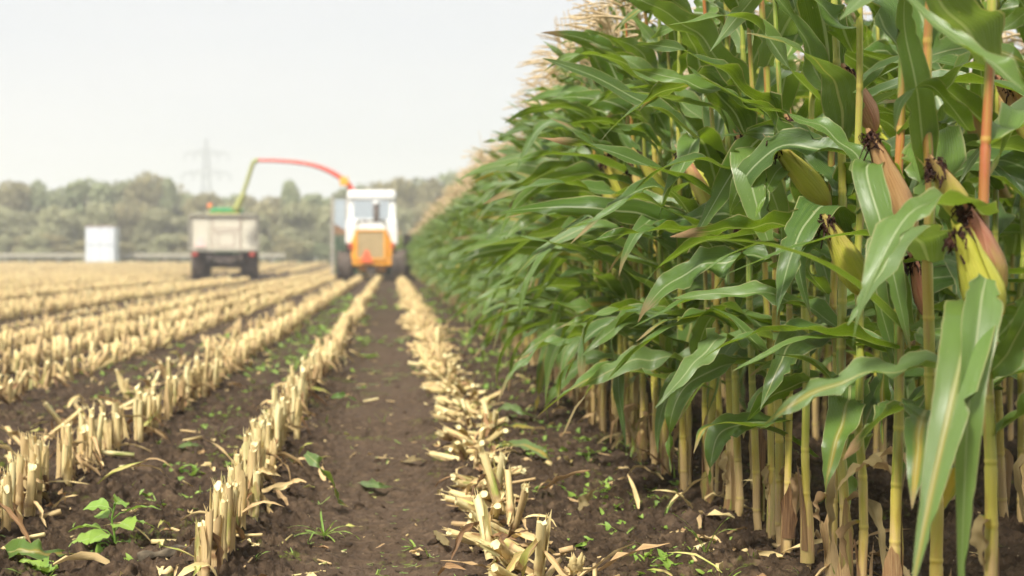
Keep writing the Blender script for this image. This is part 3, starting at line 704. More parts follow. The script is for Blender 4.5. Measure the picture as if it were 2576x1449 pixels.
# ------------------------------------------------------------------ single weeds and fallen leaves one can point at
def on_ground(u, v, dz=0.):
    Y = CAM_H * FPX / (v - VPV); X = (u - VPU) * Y / FPX; return X, Y, float(gz(X, Y)) + dz
def broadleaf_weed():
    r = rng_(61); x, y, z = on_ground(285, 1390)
    root = empty('weed', (x, y, z))
    st = MB(); st.tube(smooth_path([(0, 0, -.01), (.004, 0, .04), (-.004, .0, .085), (.006, 0, .125)], 8), np.linspace(.0035, .002, 8), 6)
    sp = [(-.098, .02, .058, .095, .055), (.10, -.02, .105, .10, .04), (.07, .05, .07, .095, .045), (.05, -.055, .075, .07, .075), (-.03, -.06, .05, .075, .055), (-.075, -.03, .035, .09, .055), (.01, .06, .12, .08, .05), (-.03, .0, .115, .07, .05), (.075, -.05, .03, .06, .04), (-.05, .05, .085, .06, .045), (.02, -.02, .13, .05, .035), (-.02, -.04, .02, .06, .04)]
    lv = []
    for dx, dy, dz, L_, Wd in sp:
        az = math.atan2(dy, dx); rad_ = math.hypot(dx, dy); b0 = np.array((0, 0, max(dz - .02, .015))); b1 = np.array((dx * .35, dy * .35, dz))
        st.tube([b0, (b0 + b1) / 2 + (0, 0, .006), b1], (.0018, .0014, .0012), 5)
        lm = MB(); s = np.linspace(0, 1, 12)
        el = R(r.uniform(5, 25)) - R(45) * s
        d = np.stack([np.cos(el) * math.cos(az), np.cos(el) * math.sin(az), np.sin(el)], 1); C = b1 + np.vstack([[0, 0, 0], np.cumsum(d[:-1], 0) * L_ / 11])
        sd = np.stack([np.full(12, -math.sin(az)), np.full(12, math.cos(az)), np.full(12, r.normal(0, .3))], 1); sd = nrm(sd); n_ = np.cross(d, sd)
        wv = Wd / 2 * np.clip(np.sin(np.clip(s, 0, 1) ** .65 * pi), 0.01, 1) ** .9
        blade(lm, C, sd, n_, wv, 7, r.uniform(.2, .8), None, r, .3, .12); lv.append(lm)
    st.build('stem', M_WEED, root)
    for lm in lv: lm.build('leaf', M_WEED, root)
    tag(root, 'bushy broadleaf weed with pointed pale green leaves beside the left stubble row', 'weed')
broadleaf_weed()
def small_weed(u, v, n, L_, label, wr=.55, el=(10, 60), seed=0):
    r = rng_(seed); x, y, z = on_ground(u, v); root = empty('weed', (x, y, z - .004))
    st = MB(); st.tube([(0, 0, -.01), (0, 0, L_ * .2)], (.002, .0014), 5); st.build('stem', M_WEED, root)
    for k in range(n):
        m = MB(); proc_leaf(m, (0, 0, L_ * .12), r.uniform(0, 6.28), R(r.uniform(*el)), L_ * r.uniform(.7, 1.2), L_ * wr * r.uniform(.8, 1.2), R(r.uniform(30, 110 if wr < .2 else 70)), 0, 0, r.normal(0, .3), r, 12, 5, 0, 0, 0, .15, .3)
        m.build('leaf', M_WEED, root)
    tag(root, label, 'weed', 'small weeds on the soil')
for i, a in enumerate([(465, 1298, 5, .055, 'low two-leaved weed just right of the bushy broadleaf weed'), (440, 1203, 4, .06, 'flat round-leaved weed on the soil behind the bushy weed'), (585, 1190, 5, .055, 'bright green weed between the left and middle stubble rows'),
                       (1445, 1215, 8, .06, 'tallest bright weed on the soil between crushed row and standing maize'), (1045, 1370, 4, .05, 'tiny grassy sprout alone in the bare wheel track'), (170, 1150, 3, .07, 'single green sprout behind the left stubble row'),
                       (930, 900, 7, .1, 'blurred green weed clump at the edge of the middle stubble row'), (120, 1449, 4, .08, 'green weed leaf cut by the bottom edge of the photo'), (395, 1255, 4, .05, 'slender weed sprig standing behind the bushy weed')]):
    small_weed(*a, seed=200 + i, wr=.12 if i == 4 else .6)
small_weed(1775, 1418, 5, .12, 'arching grass tuft on the soil beside the standing maize', .05, (55, 85), 231)
small_weed(815, 1350, 12, .12, 'limp grass tuft lying beside the middle stubble row', .05, (15, 50), 232)
def fallen(P, Wd, roll, age, dry, hue, label, seed, lift=.0, name='fallen_leaf', mat=None):
    r = rng_(seed); mb = MB(); pts_ = []
    for u, v, h in P:
        Y = CAM_H * FPX / (v - VPV) if h == 0 else (CAM_H - h) * FPX / (v - VPV); X = (u - VPU) * Y / FPX; pts_.append((X, Y, float(gz(X, Y)) + h + .012))
    C = smooth_path(pts_, 22); T = nrm(np.gradient(C, axis=0)); side = nrm(np.cross((0, 0, 1.), T)); n = np.cross(T, side); s = np.linspace(0, 1, 22)
    ro = np.interp(s, np.linspace(0, 1, len(roll)), roll)[:, None]
    side, n = side * np.cos(ro) + n * np.sin(ro), n * np.cos(ro) - side * np.sin(ro)
    blade(mb, C, side, n, wprof(s, Wd), 7, r.uniform(), (age, dry, hue), r, .35, .3)
    V = mb.V[0]; V[:, 2] = np.maximum(V[:, 2], gz(V[:, 0], V[:, 1]) + .006)
    o = mb.build(name, mat or M_LEAF); tag(o, label, 'leaf', 'fallen maize leaves'); return o
fallen([(5, 1422, .0), (60, 1404, .03), (130, 1410, .02), (215, 1400, .0)], .07, (1.0, .7, .5, .4), .45, .0, .6, 'green maize leaf with yellow rib lying in the bottom left corner', 301)
fallen([(770, 1150, .17), (800, 1175, .15), (835, 1220, .08), (850, 1260, .02), (880, 1280, 0)], .045, (.9, .6, .9, 1.4), .35, .1, .9, 'yellowing leaf trailing from the middle stubble row onto the track', 302, name='fallen_leaf')
fallen([(905, 1218, .0), (950, 1222, .03), (990, 1228, .0)], .035, (.3, 1.0, .4), 0, 0, .9, 'torn pale grey-green leaf scrap in the middle of the wheel track', 303)
fallen([(1240, 1052, .01), (1280, 1035, .07), (1320, 1052, .05), (1360, 1062, 0)], .045, (.6, .8, .7, .3), .1, 0, .8, 'green leaf lying on the soil right of the crushed row', 304)
fallen([(1255, 1140, .01), (1320, 1135, .05), (1370, 1155, .04), (1392, 1180, .0)], .05, (.7, .5, .8, .9), .5, .02, .9, 'yellow-green curved leaf right of the crushed row', 305)
fallen([(835, 1010, .16), (870, 1000, .17), (920, 1025, .1)], .04, (.4, .6, .8), 0, 0, .4, 'dark green leaf caught on top of the middle stubble row', 306)
fallen([(440, 1140, .0), (480, 1130, .04), (515, 1135, .0)], .032, (.5, .8, .4), .15, .05, .8, 'grey-green leaf scrap on the soil between left and middle rows', 307)
fallen([(1450, 1300, 0), (1470, 1270, .04), (1500, 1240, .06)], .05, (.6, 1.3, 1.8), 1, 1.3, .3, 'curled brown leaf standing on the soil right of the crushed row', 308)
fallen([(1010, 1165, 0), (1045, 1160, .02), (1075, 1165, 0)], .04, (.2, .6, .3), 1, 1.3, .3, 'flat tan leaf scrap lying across the wheel track', 309)
fallen([(1095, 1340, 0), (1120, 1365, .02), (1140, 1385, 0)], .025, (.2, .9, .4), 1, 1.3, .5, 'narrow straw coloured leaf scrap near the crushed row front', 310)
fallen([(1240, 1100, .0), (1300, 1085, .02), (1350, 1090, .02)], .04, (.6, .5, .6), .7, .05, .7, 'orange-yellow leaf scrap behind the yellow-green curved leaf', 311)
fallen([(180, 1090, .02), (240, 1075, .07), (300, 1082, .05), (345, 1095, 0)], .06, (.3, .8, .5, .3), 1, 1.3, .4, 'brown crumpled leaf lying behind the left stubble row', 312)
fallen([(590, 1110, .0), (650, 1130, .03), (700, 1125, .02)], .03, (.4, .5, .9), .9, .5, .5, 'thin tan leaf bridging the soil left of the middle stubble row', 313)
fallen([(400, 1284, 0), (360, 1280, .01), (310, 1275, 0)], .012, (.2, .2, .2), 1, 1.3, .9, 'pale straw lying flat behind the bushy weed', 314)
def dry_cob():
    r = rng_(71); x, y, z = on_ground(1450, 1475)
    o = empty('husk_bundle', (x, y, z)); mb = MB()
    for k in range(6):
        proc_leaf(mb, (0, 0, 0), 1.047 * k, R(58), r.uniform(.05, .1), .055, R(-40), 0, 0, r.normal(0, .3), r, 12, 7, 0, 0, 0, .2, .9)
        mb.B[-1] = np.broadcast_to(np.array((r.uniform(.35, .75), 0, 0.)), mb.B[-1].shape)
    mb.build('husk', M_STRAW, o)
    tag(o, 'pale pointed husk poking up from the soil at the bottom edge', 'husk')
dry_cob()
def log_clod():
    r = rng_(72); x, y, z = on_ground(430, 1428)
    mb = MB(); P = smooth_path([(x - .08, y, z + .01), (x - .02, y + .01, z + .02), (x + .06, y + .05, z + .02), (x + .12, y + .09, z + .01)], 14)
    mb.tube(P, .012 + .006 * np.sin(np.arange(14) * 1.3) + r.uniform(0, .004, 14), 8, True, None, None)
    o = mb.build('old_root', mat_simple('old_root', (.05, .04, .028), (.17, .135, .09), 40, .9, .2, bump=.7)); tag(o, 'grey weathered root lying on the soil left of the front stumps', 'root')
log_clod()

# ------------------------------------------------------------------ standing maize
rg = rng_(77)
row1_y = [2.14, 2.40, 2.56, 2.78, 2.93, 3.08, 3.2, 3.34, 3.46, 3.6, 3.72, 3.82, 3.96]
y = 4.08
while y < 98: row1_y.append(y); y += .096 * rg.uniform(.7, 1.3)
INFO = {  # distance of the plant -> label, extra hero parts by function
}
NEAR = 58
LAB = {2.40: 'nearest maize plant at the right edge with red-streaked stalk and big yellow-green ear', 2.78: 'maize plant with long brown husked ear behind the arched hanging leaf',
       3.08: 'maize plant carrying the yellow ear topped by dark brown silk tuft', 3.34: 'maize plant whose tan tipped ear leans out left at head height',
       2.56: 'maize plant with narrow pointed ear just left of the nearest red-streaked plant', 3.6: 'maize plant whose lowest green leaf arches over the soil with a brown tip',
       2.14: 'maize plant outside the right edge with two broad leaves hanging into view', 2.93: 'maize plant with purple young ear and rib-lit drooping blade', 3.96: 'maize plant with dark silk clump half hidden behind green leaves',
       3.2: 'maize plant holding two reddish brown husked ears high up above the yellow silk-topped ear'}
def hero_parts(Y0):
    """measured leaves and ears of the plants nearest the camera (u, v, distance)"""
    r = rng_(int(Y0 * 1000)); Ls = []; E = []
    def lf(P, Wd, roll=(0, 0), **k):
        m = MB(); hero_leaf(m, P, Wd, roll, r, **k); Ls.append(m)
    def er(u0, v0, u1, v1, Y, rd=.027, **k):
        a, b = W(u0, v0, Y), W(u1, v1, Y - .04); d = b - a
        e, tip, dd = ear_mb(r, a, d, float(np.linalg.norm(d)), rd * .86, **k); E.append((e, silk_mb(r, tip, dd, 26, .036)))
    if Y0 == 2.14:
        lf([(2450, 760, 2.3), (2440, 800, 2.18), (2405, 960, 2.1), (2350, 1200, 2.05), (2290, 1500, 2.0)], .088, (.1, .2, .1), hue=.75, age=.32, rip=.08)
        lf([(2480, 700, 2.2), (2465, 780, 2.16), (2440, 1000, 2.1), (2425, 1250, 2.1), (2415, 1580, 2.1)], .068, (-.1, -.2, -.1), hue=.8, age=.08, rip=.12)
        lf([(2600, 250, 2.1), (2510, 170, 2.1), (2420, 110, 2.15), (2320, 30, 2.2), (2230, -70, 2.25)], .075, (.5, .4, .5), hue=.7, rip=.08)
    if Y0 == 2.40:
        er(2500, 810, 2425, 570, 2.28, .034, brn=-.3); er(2515, 740, 2440, 505, 2.34, .026, brn=.45, pink=1.)
        lf([(2510, 850, 2.4), (2560, 790, 2.35), (2620, 720, 2.3)], .06, (0, .2), hue=.4)
        lf([(2490, 940, 2.4), (2540, 880, 2.35), (2600, 760, 2.3), (2650, 700, 2.3)], .06, (0, .2), hue=.5, age=.3)
    if Y0 == 2.56:
        er(2430, 560, 2350, 395, 2.46, .024, brn=.25, pink=.3)
        lf([(2440, 330, 2.56), (2400, 280, 2.5), (2340, 215, 2.45), (2270, 250, 2.4), (2250, 330, 2.4)], .05, (.4, .8, .6), hue=.5)
        lf([(2330, 470, 2.6), (2310, 250, 2.5), (2275, 60, 2.45), (2285, -90, 2.4)], .07, (.15, .1, 0), hue=.35, rip=.06, age=.05)
    if Y0 == 2.78:
        er(2295, 610, 2200, 330, 2.7, .03, brn=.6, pink=.35)
        lf([(2255, 450, 2.75), (2225, 415, 2.7), (2180, 425, 2.66), (2215, 560, 2.6), (2250, 700, 2.58), (2290, 880, 2.56)], .062, (.3, .2, .1, .1), hue=.55, rip=.07, shape=(.55, .75, .9, 1, .85, .55, .02))
        lf([(2290, 845, 2.78), (2230, 790, 2.7), (2140, 710, 2.62), (2040, 650, 2.56), (1930, 618, 2.52), (1830, 605, 2.5), (1735, 612, 2.5)], .055, (.5, .25, .5, .4), hue=.75, rip=.09, fold=.45)
    if Y0 == 2.93:
        er(2335, 800, 2300, 640, 2.9, .019, brn=.9, pink=1.)
        lf([(2230, 600, 2.9), (2150, 590, 2.84), (2040, 610, 2.8), (1900, 660, 2.76), (1780, 712, 2.74)], .045, (.6, .5, .8), hue=.45, rip=.1)
        lf([(2260, 900, 2.9), (2210, 880, 2.85), (2110, 850, 2.8), (2000, 860, 2.78), (1900, 905, 2.76), (1840, 935, 2.76)], .05, (.4, .35, .5), hue=.6, rip=.1)
        lf([(2290, 860, 2.95), (2250, 720, 2.9), (2235, 640, 2.86), (2200, 700, 2.8), (2245, 880, 2.8), (2290, 1050, 2.8)], .07, (.2, .1, .2), hue=.6, age=.15)
    if Y0 == 3.08:
        er(2170, 740, 2085, 545, 2.92, .033, brn=.1)
        lf([(2165, 1060, 3.08), (2100, 970, 3.0), (2020, 905, 2.95), (1930, 885, 2.9), (1840, 800, 2.9), (1760, 760, 2.9)], .07, (.3, .4, .6), hue=.3, rip=.12)
        lf([(2150, 560, 3.1), (2090, 560, 3.05), (2050, 590, 3.0), (2010, 660, 2.98), (2040, 800, 2.96)], .075, (.2, .4, .5), hue=.25)
        lf([(2145, 130, 3.08), (2110, 60, 3.0), (2060, 10, 3.0), (1960, -60, 3.0)], .1, (.4, .4), hue=.6)
    if Y0 == 3.34:
        er(2085, 520, 1945, 350, 3.12, .03, brn=.12)
        lf([(2070, 560, 3.34), (2000, 420, 3.2), (1940, 300, 3.15), (1850, 240, 3.1), (1770, 200, 3.1), (1730, 165, 3.1)], .085, (.2, .5, .6), hue=.3)
        lf([(2060, 250, 3.34), (1985, 170, 3.25), (1900, 60, 3.2), (1820, 40, 3.15), (1740, 55, 3.12), (1670, 65, 3.1)], .085, (.3, .4, .2, .3), hue=.75, rip=.1)
        lf([(1970, 630, 3.3), (1955, 520, 3.2), (1900, 400, 3.14), (1880, 410, 3.1), (1905, 520, 3.06), (1950, 660, 3.04)], .082, (.2, .1, .15), hue=.75, rip=.08, shape=(.5, .7, .85, .95, 1, .9, .6, .1))
    if Y0 == 3.2:
        er(2200, 330, 2130, 165, 3.1, .027, brn=.7, pink=.7); er(2160, 300, 2115, 215, 3.15, .02, brn=.9, pink=1.)
        lf([(2100, 300, 3.2), (2060, 200, 3.1), (2020, 90, 3.05), (1960, 0, 3.0), (1900, -90, 3.0)], .095, (.3, .3), hue=.6)
        lf([(2080, 740, 3.2), (2040, 690, 3.1), (2010, 640, 3.06), (1940, 610, 3.02), (1840, 640, 3.0), (1760, 690, 3.0)], .07, (.3, .6, .7), hue=.5)
    if Y0 == 3.6:
        er(2010, 440, 1985, 290, 3.5, .025, brn=.5, pink=.4)
        lf([(2050, 1150, 3.6), (1980, 1100, 3.5), (1900, 1075, 3.42), (1830, 1065, 3.36), (1770, 1080, 3.32), (1745, 1140, 3.3)], .058, (.5, .5, .6), age=.42, dry=.1, hue=.5, rip=.1)
        lf([(1990, 800, 3.6), (1930, 720, 3.5), (1830, 730, 3.42), (1720, 760, 3.36), (1640, 800, 3.32), (1580, 830, 3.3)], .07, (.3, .6, .8), hue=.4, age=.1)
    if Y0 == 3.82:
        lf([(1935, 930, 3.8), (1870, 850, 3.7), (1800, 800, 3.62), (1720, 800, 3.56), (1660, 815, 3.52), (1600, 860, 3.5)], .065, (.3, .6, .5), hue=.4, age=.4, dry=.14, rip=.12)
    if Y0 == 3.96:
        er(1900, 660, 1862, 560, 3.95, .028, brn=.3)
        lf([(1900, 500, 3.96), (1820, 300, 3.8), (1740, 260, 3.75), (1640, 240, 3.7), (1545, 225, 3.7)], .08, (.2, .5, .4), hue=.85, rip=.1)
        lf([(1890, 640, 3.96), (1800, 600, 3.8), (1700, 540, 3.72), (1600, 500, 3.7), (1480, 560, 3.7), (1400, 580, 3.7)], .08, (.3, .6, .5), hue=.5)
    return Ls, E
G1 = 'maize plants of the outer crop row'; G2 = 'maize plants in the rows behind the outer one'
n_near = 0
used = 0
for i, y in enumerate(row1_y[:NEAR]):
    x = float(corn_x(y)) + (rg.normal(0, .014) if y > 2.2 else .04)
    hero, ears_ = hero_parts(y)
    few = y < 3.5
    P = plant(3000 + i, 0, 1.18 if y < 4 else 1., .85 if y < 5 else .5, ears=not ears_ and y > 2.2, red=(.85 if y in (2.40, 2.78) else None), dens=(.9 if few else 1.) if y > 2.2 else .12, lmul=.76 if y < 3.65 else 1.05)
    root = link_plant(P, 'maize_plant', (x, y, float(gz(x, y)) - .01))
    loc = np.array(root.location)
    for m in hero:
        m.V = [v - loc for v in m.V]; m.build('leaf', M_LEAF, root)
    for e, s in ears_:
        e.V = [v - loc for v in e.V]; s.V = [v - loc for v in s.V]
        eo = e.build('ear', M_EAR, root); s.build('silk', M_SILK, eo)
    tag(root, LAB.get(y, 'close maize plant of the outer row among many alike, yellow cane and wind-blown leaves'), 'maize plant', G1); used += 1
VARP = []
for i in range(12):
    f = flat_plant(plant(4000 + i, 1, hue0=.42)); VARP.append((f.mesh('maize_plant', PM), f))
LOWP = [flat_plant(plant(4100 + i, 2, hue0=.5)) for i in range(10)]
def single(x, y, label, group):
    k = rg.integers(12); o = bpy.data.objects.new('maize_plant', VARP[k][0]); COL.objects.link(o)
    o.location = (x, y, float(gz(x, y)) - .01); o.rotation_euler = (0, rg.normal(0, .02), rg.normal(0, .35)); sc = rg.uniform(.93, 1.07) * (.95 if x < 1.3 else 1.1); o.scale = (sc, sc * rg.choice([-1, 1]), sc)
    tag(o, label, 'maize plant', group)
field = MB()
def mass(x, y):
    k = rg.integers(10); a = rg.normal(0, .35); sc = rg.uniform(.92, 1.1) * (.96 if x < 1.3 else 1.14); sy = sc * rg.choice([-1, 1])
    M3 = np.array(((math.cos(a), -math.sin(a), 0), (math.sin(a), math.cos(a), 0), (0, 0, 1))) @ np.diag((sc, sy, sc))
    field.join(LOWP[k], M3, (x, y, float(gz(x, y)) - .01))
for y in row1_y[NEAR:]:
    x = float(corn_x(y)) + rg.normal(0, .025)
    if used < 205: single(x, y, 'maize plant farther along the outer row, softened green leaves and tan tassel', G1); used += 1
    else: mass(x, y)
for ri in range(1, 12):
    x0 = 1.0 + .75 * ri; y = x0 / .52
    lim = {1: 62, 2: 29}.get(ri, 0); c = 0
    while y < (98 if ri < 5 else 70):
        x = x0 + rg.normal(0, .03) * (1 + (ri == 1))
        if c < lim: single(x, y, 'maize plant in the second row, seen through gaps of the outer row' if ri == 1 else 'maize plant deep in the third row, tassel showing over the crop', G2); c += 1
        else: mass(x, y)
        y += (.14 if y < 25 else .2) * rg.uniform(.75, 1.25) * (1 if ri < 3 else 1.25)
for x0 in (.3, -.4):                                       # uncut rows ahead of the harvester
    y = 54.5
    while y < 98: mass(x0 + rg.normal(0, .03), y); y += .17
tag(field.build('maize_crop', PM), 'mass of standing maize stretching away behind the nearest plants', 'maize crop', kind='stuff')

# ------------------------------------------------------------------ machines
P_WHITE = mat_paint('white_paint', (.8, .8, .77), .35, (.5, .45, .36), .25)
P_ORANGE = mat_paint('orange_paint', (.85, .36, .02), .4, (.35, .22, .08), .35)
P_RED = mat_paint('red_paint', (.66, .07, .04), .4, (.5, .28, .14), .35)
P_OLIVE = mat_paint('worn_green_paint', (.3, .32, .09), .6, (.42, .36, .2), .4)
P_GREEN = mat_paint('green_paint', (.03, .3, .1), .4, (.2, .2, .1), .2)
P_DGREEN = mat_paint('dark_green_paint', (.03, .1, .05), .5, (.16, .13, .08), .3)
P_YELLOW = mat_paint('yellow_paint', (.75, .65, .05), .4)
P_BEIGE = mat_paint('beige_tailgate', (.66, .62, .5), .55, (.5, .44, .3), .4)
P_CHASSIS = mat_paint('chassis_paint', (.09, .07, .06), .7, (.2, .15, .1), .6)
P_GRILLE = mat_paint('dusty_grille', (.5, .38, .2), .8, (.34, .24, .11), .5)
P_POST = mat_paint('grey_post', (.42, .37, .32), .6)
P_BROWN = mat_paint('brown_panel', (.22, .11, .05), .6)
P_TRI = mat_paint('triangle_orange', (.9, .14, .05), .4, (.5, .2, .1), .2)
P_TRIW = mat_paint('triangle_faded', (.85, .62, .56), .5, (.6, .5, .42), .2)
P_LAMP = mat_paint('lamp_red', (.5, .05, .03), .3)
P_BEACON = mat_paint('beacon_orange', (.9, .2, .03), .25)
P_RUBBER = mat_simple('tyre_rubber', (.05, .04, .034), (.16, .12, .092), 3, .85, .3, bump=.3)
P_PINK = mat_paint('pale_red_line', (.5, .37, .31), .6)
P_SEAT = mat_paint('cab_interior', (.1, .1, .1), .7)
GLASS = mat_glass()
def tyre(root, cx, cy, r, wd, rimmat, name='wheel'):
    """wheel with lugged tyre; the hub is a part of the wheel"""
    hw = wd / 2; o = empty_part = MB()
    prof = [(-hw * .75, r * .52), (-hw * .95, r * .6), (-hw, r * .82), (-hw * .82, r * .95), (-hw * .4, r * .985), (hw * .4, r * .985), (hw * .82, r * .95), (hw, r * .82), (hw * .95, r * .6), (hw * .75, r * .52)]
    o.lathe(prof, 'x', (cx, cy, r), 36)
    for k in range(22):
        for sgn in (-1, 1):
            a = (k + (.5 if sgn > 0 else 0)) * 2 * pi / 22; p = []
            V = []
            for dx, da in ((0.03, 0), (hw * .96, .16)):
                for rr in (.95, 1.02):
                    for e in (-.035, .035):
                        V.append((cx + sgn * dx, cy + r * rr * math.cos(a + da + e), r + r * rr * math.sin(a + da + e)))
            o.add(V, [(0, 1, 3, 2), (4, 6, 7, 5), (2, 3, 7, 6), (0, 4, 5, 1), (0, 2, 6, 4), (1, 5, 7, 3)])
    t = o.build(name, P_RUBBER, root)
    h = MB(); h.lathe([(-hw * .6, .001), (-hw * .6, r * .18), (-hw * .3, r * .22), (-hw * .2, r * .48), (-hw * .74, r * .53), (hw * .74, r * .53), (hw * .2, r * .48), (hw * .3, r * .22), (hw * .6, r * .18), (hw * .6, .001)], 'x', (cx, cy, r), 30)
    h.build('rim', rimmat, t)
def harvester():
    root = empty('forage_harvester', (-.67, 48, float(gz(-.67, 48))))
    k = 1 / 74.5
    x = lambda u: (u - 935) * k
    z = lambda v: (706 - v) * k
    # engine housing: orange body tapering to the rear with a framed radiator grille
    b = MB(); b.prism([(x(882), z(612)), (x(895), z(577)), (x(972), z(577)), (x(988), z(612)), (x(986), z(652)), (x(972), z(668)), (x(898), z(668)), (x(884), z(652))], .0, 2.6); b.build('engine_housing', P_ORANGE, root, False, .03)
    g = MB(); g.box((x(932.5), -.02, (z(582) + z(650)) / 2), (x(966) - x(899), .05, z(582) - z(650))); gr = g.build('grille', P_GRILLE, root, False)
    for q in range(15):
        g2 = MB() if q == 0 else g2; g2.box((x(901) + q * .0615, -.052, (z(582) + z(650)) / 2), (.018, .02, z(584) - z(648)))
    g2.build('grille_slats', P_GRILLE, gr, False)
    f = MB()
    for (u0, u1, v0, v1) in ((892, 899.5, 577, 655), (965.5, 973, 577, 655), (899.5, 965.5, 577, 582), (899.5, 965.5, 649, 655)): f.box(((x(u0) + x(u1)) / 2, -.035, (z(v0) + z(v1)) / 2), (x(u1) - x(u0), .09, z(v0) - z(v1)))
    f.build('grille_frame', P_ORANGE, root, False, .012)
    b = MB(); b.box((x(935), .15, (z(655) + z(668)) / 2), (x(985) - x(884), .36, z(655) - z(668))); b.box((x(935), .5, z(675)), (x(972) - x(900), .6, .2)); b.build('bumper', P_ORANGE, root, False, .03)
    t = MB(); t.prism([(x(906), z(659)), (x(939), z(659)), (x(925), z(628)), (x(920), z(628))], -.13, -.10); t.build('warning_triangle', P_TRI, root, False, .006)
    for u in (882, 988): m = MB(); m.box((x(u), -.02, z(618)), (.12, .1, .2)); m.build('tail_lamp', P_LAMP, root, False, .015)
    # white hood above the grille and flared side panels
    h = MB(); h.prism([(x(898), z(577.5)), (x(904), z(560)), (x(965), z(560)), (x(972), z(577.5))], -.02, 1.2); h.build('hood', P_WHITE, root, False, .04)
    for q_ in (0,):
        s = MB(); s.prism([(x(868), z(612)), (x(870), z(552)), (x(897), z(552)), (x(896), z(578)), (x(884), z(612))], .25, 1.9); s.build('side_panel', P_WHITE, root, False, .03); s = MB(); s.prism([(x(1001), z(614)), (x(998), z(552)), (x(970), z(552)), (x(974), z(578)), (x(986), z(614))], .25, 1.9); s.build('side_panel', P_WHITE, root, False, .03)
    # cab: rear wall with a window opening, roof, sides and glass
    y0, y1 = .9, 2.5; c = MB()
    x0, x1, zt, zb = x(873), x(995), z(476), z(552); wx0, wx1, wz0, wz1 = x(888), x(979), z(548), z(501)
    for yy in (y0, y1):
        c.box(((x0 + wx0) / 2, yy, (zb + wz1) / 2), (wx0 - x0, .08, wz1 - zb)); c.box(((x1 + wx1) / 2, yy, (zb + wz1) / 2), (x1 - wx1, .08, wz1 - zb)); c.box(((wx0 + wx1) / 2, yy, (wz0 + zb) / 2), (wx1 - wx0, .08, wz0 - zb))
    for xx in (x0 + .04, x1 - .04): c.box((xx, (y0 + y1) / 2, zb + .2), (.08, y1 - y0 - .085, .4))
    c.box(((x0 + x1) / 2, (y0 + y1) / 2, zb + .02), (x1 - x0 - .2, y1 - y0 - .1, .04))
    c.build('cab', P_WHITE, root, False, .02)
    ro = MB(); ro.box(((x0 + x1) / 2, (y0 + y1) / 2, (wz1 + zt) / 2 + .01), (x1 - x0 + .04, y1 - y0 + .3, zt - wz1)); ro.build('roof', P_WHITE, root, False, .1)
    for nm, cx, cy, sx, sy in (('rear_window', (wx0 + wx1) / 2, y0 + .02, wx1 - wx0, .012), ('windscreen', (wx0 + wx1) / 2, y1, wx1 - wx0, .012)):
        m = MB(); m.box((cx, cy, (wz0 + wz1) / 2), (sx, sy, wz1 - wz0)); m.build(nm, GLASS, root, False)
    for xx in (x0 + .04, x1 - .04): m = MB(); m.box((xx, (y0 + y1) / 2, (zb + .4 + wz1) / 2), (.012, y1 - y0 - .1, wz1 - zb - .4)); m.build('side_window', GLASS, root, False)
    m = MB(); m.box((x(925), 1.8, zb + .35), (.5, .5, .12)); m.box((x(925), 1.55, zb + .62), (.46, .12, .45)); m.build('seat', P_SEAT, root, False, .04)
    # exhaust with light cap, and a filler neck
    m = MB(); m.tube([(x(946), .5, z(566)), (x(946), .5, z(512))], .105, 16); e = m.build('exhaust', P_CHASSIS, root); m = MB(); m.lathe([(0, .001), (0, .14), (.1, .12), (.12, .001)], 'z', (x(946), .5, z(512)), 18); m.build('exhaust_cap', P_WHITE, e)
    m = MB(); m.lathe([(0, .09), (.08, .09), (.12, .05), (.12, .001)], 'z', (x(917), .4, z(560)), 14); m.build('filler_cap', P_CHASSIS, root)
    # axle, underside, wheels
    m = MB(); m.tube([(x(870), .35, .5), (x(1005), .35, .5)], .1, 12); m.box((x(935), 1.5, .62), (.9, 2.6, .35)); m.lathe([(-.12, .001), (-.12, .16), (.1, .18), (.12, .001)], 'y', (x(935), .15, .42), 16); m.build('axle', P_CHASSIS, root, False)
    for u, ph in ((867, 72), (1005, 78)): tyre(root, x(u), .35, ph * k / 2, 39 * k, P_ORANGE)
    for u in (862, 1040): tyre(root, x(u), 2.6, .8, .66, P_ORANGE)
    m = MB(); m.box((x(945), 2.6, .75), (2.1, .22, .22)); m.build('drive_axle', P_CHASSIS, root, False)
    # boarding ladder and glazed guard on the left side
    m = MB(); m.box((x(833.5), .9, (z(492) + z(692)) / 2), (.075, .075, z(492) - z(692))); m.box((x(869), .98, (z(492) + z(640)) / 2), (.05, .05, z(492) - z(640))); m.build('ladder_rail', P_POST, root, False)
    m = MB()
    for v in (593, 604, 615, 626, 640, 654, 668, 682): m.box(((x(837) + x(868 if v < 645 else 850)) / 2, .95, z(v)), (x(868 if v < 645 else 850) - x(837), .25, .085))
    m.build('ladder_treads', P_DGREEN, root, False)
    m = MB(); m.box(((x(838) + x(868)) / 2, 1.0, (z(498) + z(590)) / 2), (x(867) - x(838), .02, z(498) - z(590))); m.build('guard_glass', GLASS, root, False)
    m = MB(); m.prism([(x(838), z(590)), (x(868), z(590)), (x(868), z(578)), (x(838), z(560))], .93, .98); m.build('guard_panel', P_BROWN, root, False)
    # maize header in front
    m = MB(); m.box((x(945), 4.6, .45), (2.6, .9, .5)); 
    for q in range(5): m.prism([(4.9, .15), (5.9, .12), (4.9, .62)], -.98 + q * .6 - .1, -.98 + q * .6 + .1, 'yz')
    m.build('maize_header', P_DGREEN, root, False, .03)
    m = MB(); m.prism([(2.4, .6), (4.3, .35), (4.3, .75), (2.4, 1.2)], -.45, .45, 'yz'); m.build('feeder_house', P_ORANGE, root, False, .03)
    # discharge spout arching over to the trailer
    def q(u, v, Y): return W(u, v, Y) - np.array(root.location)
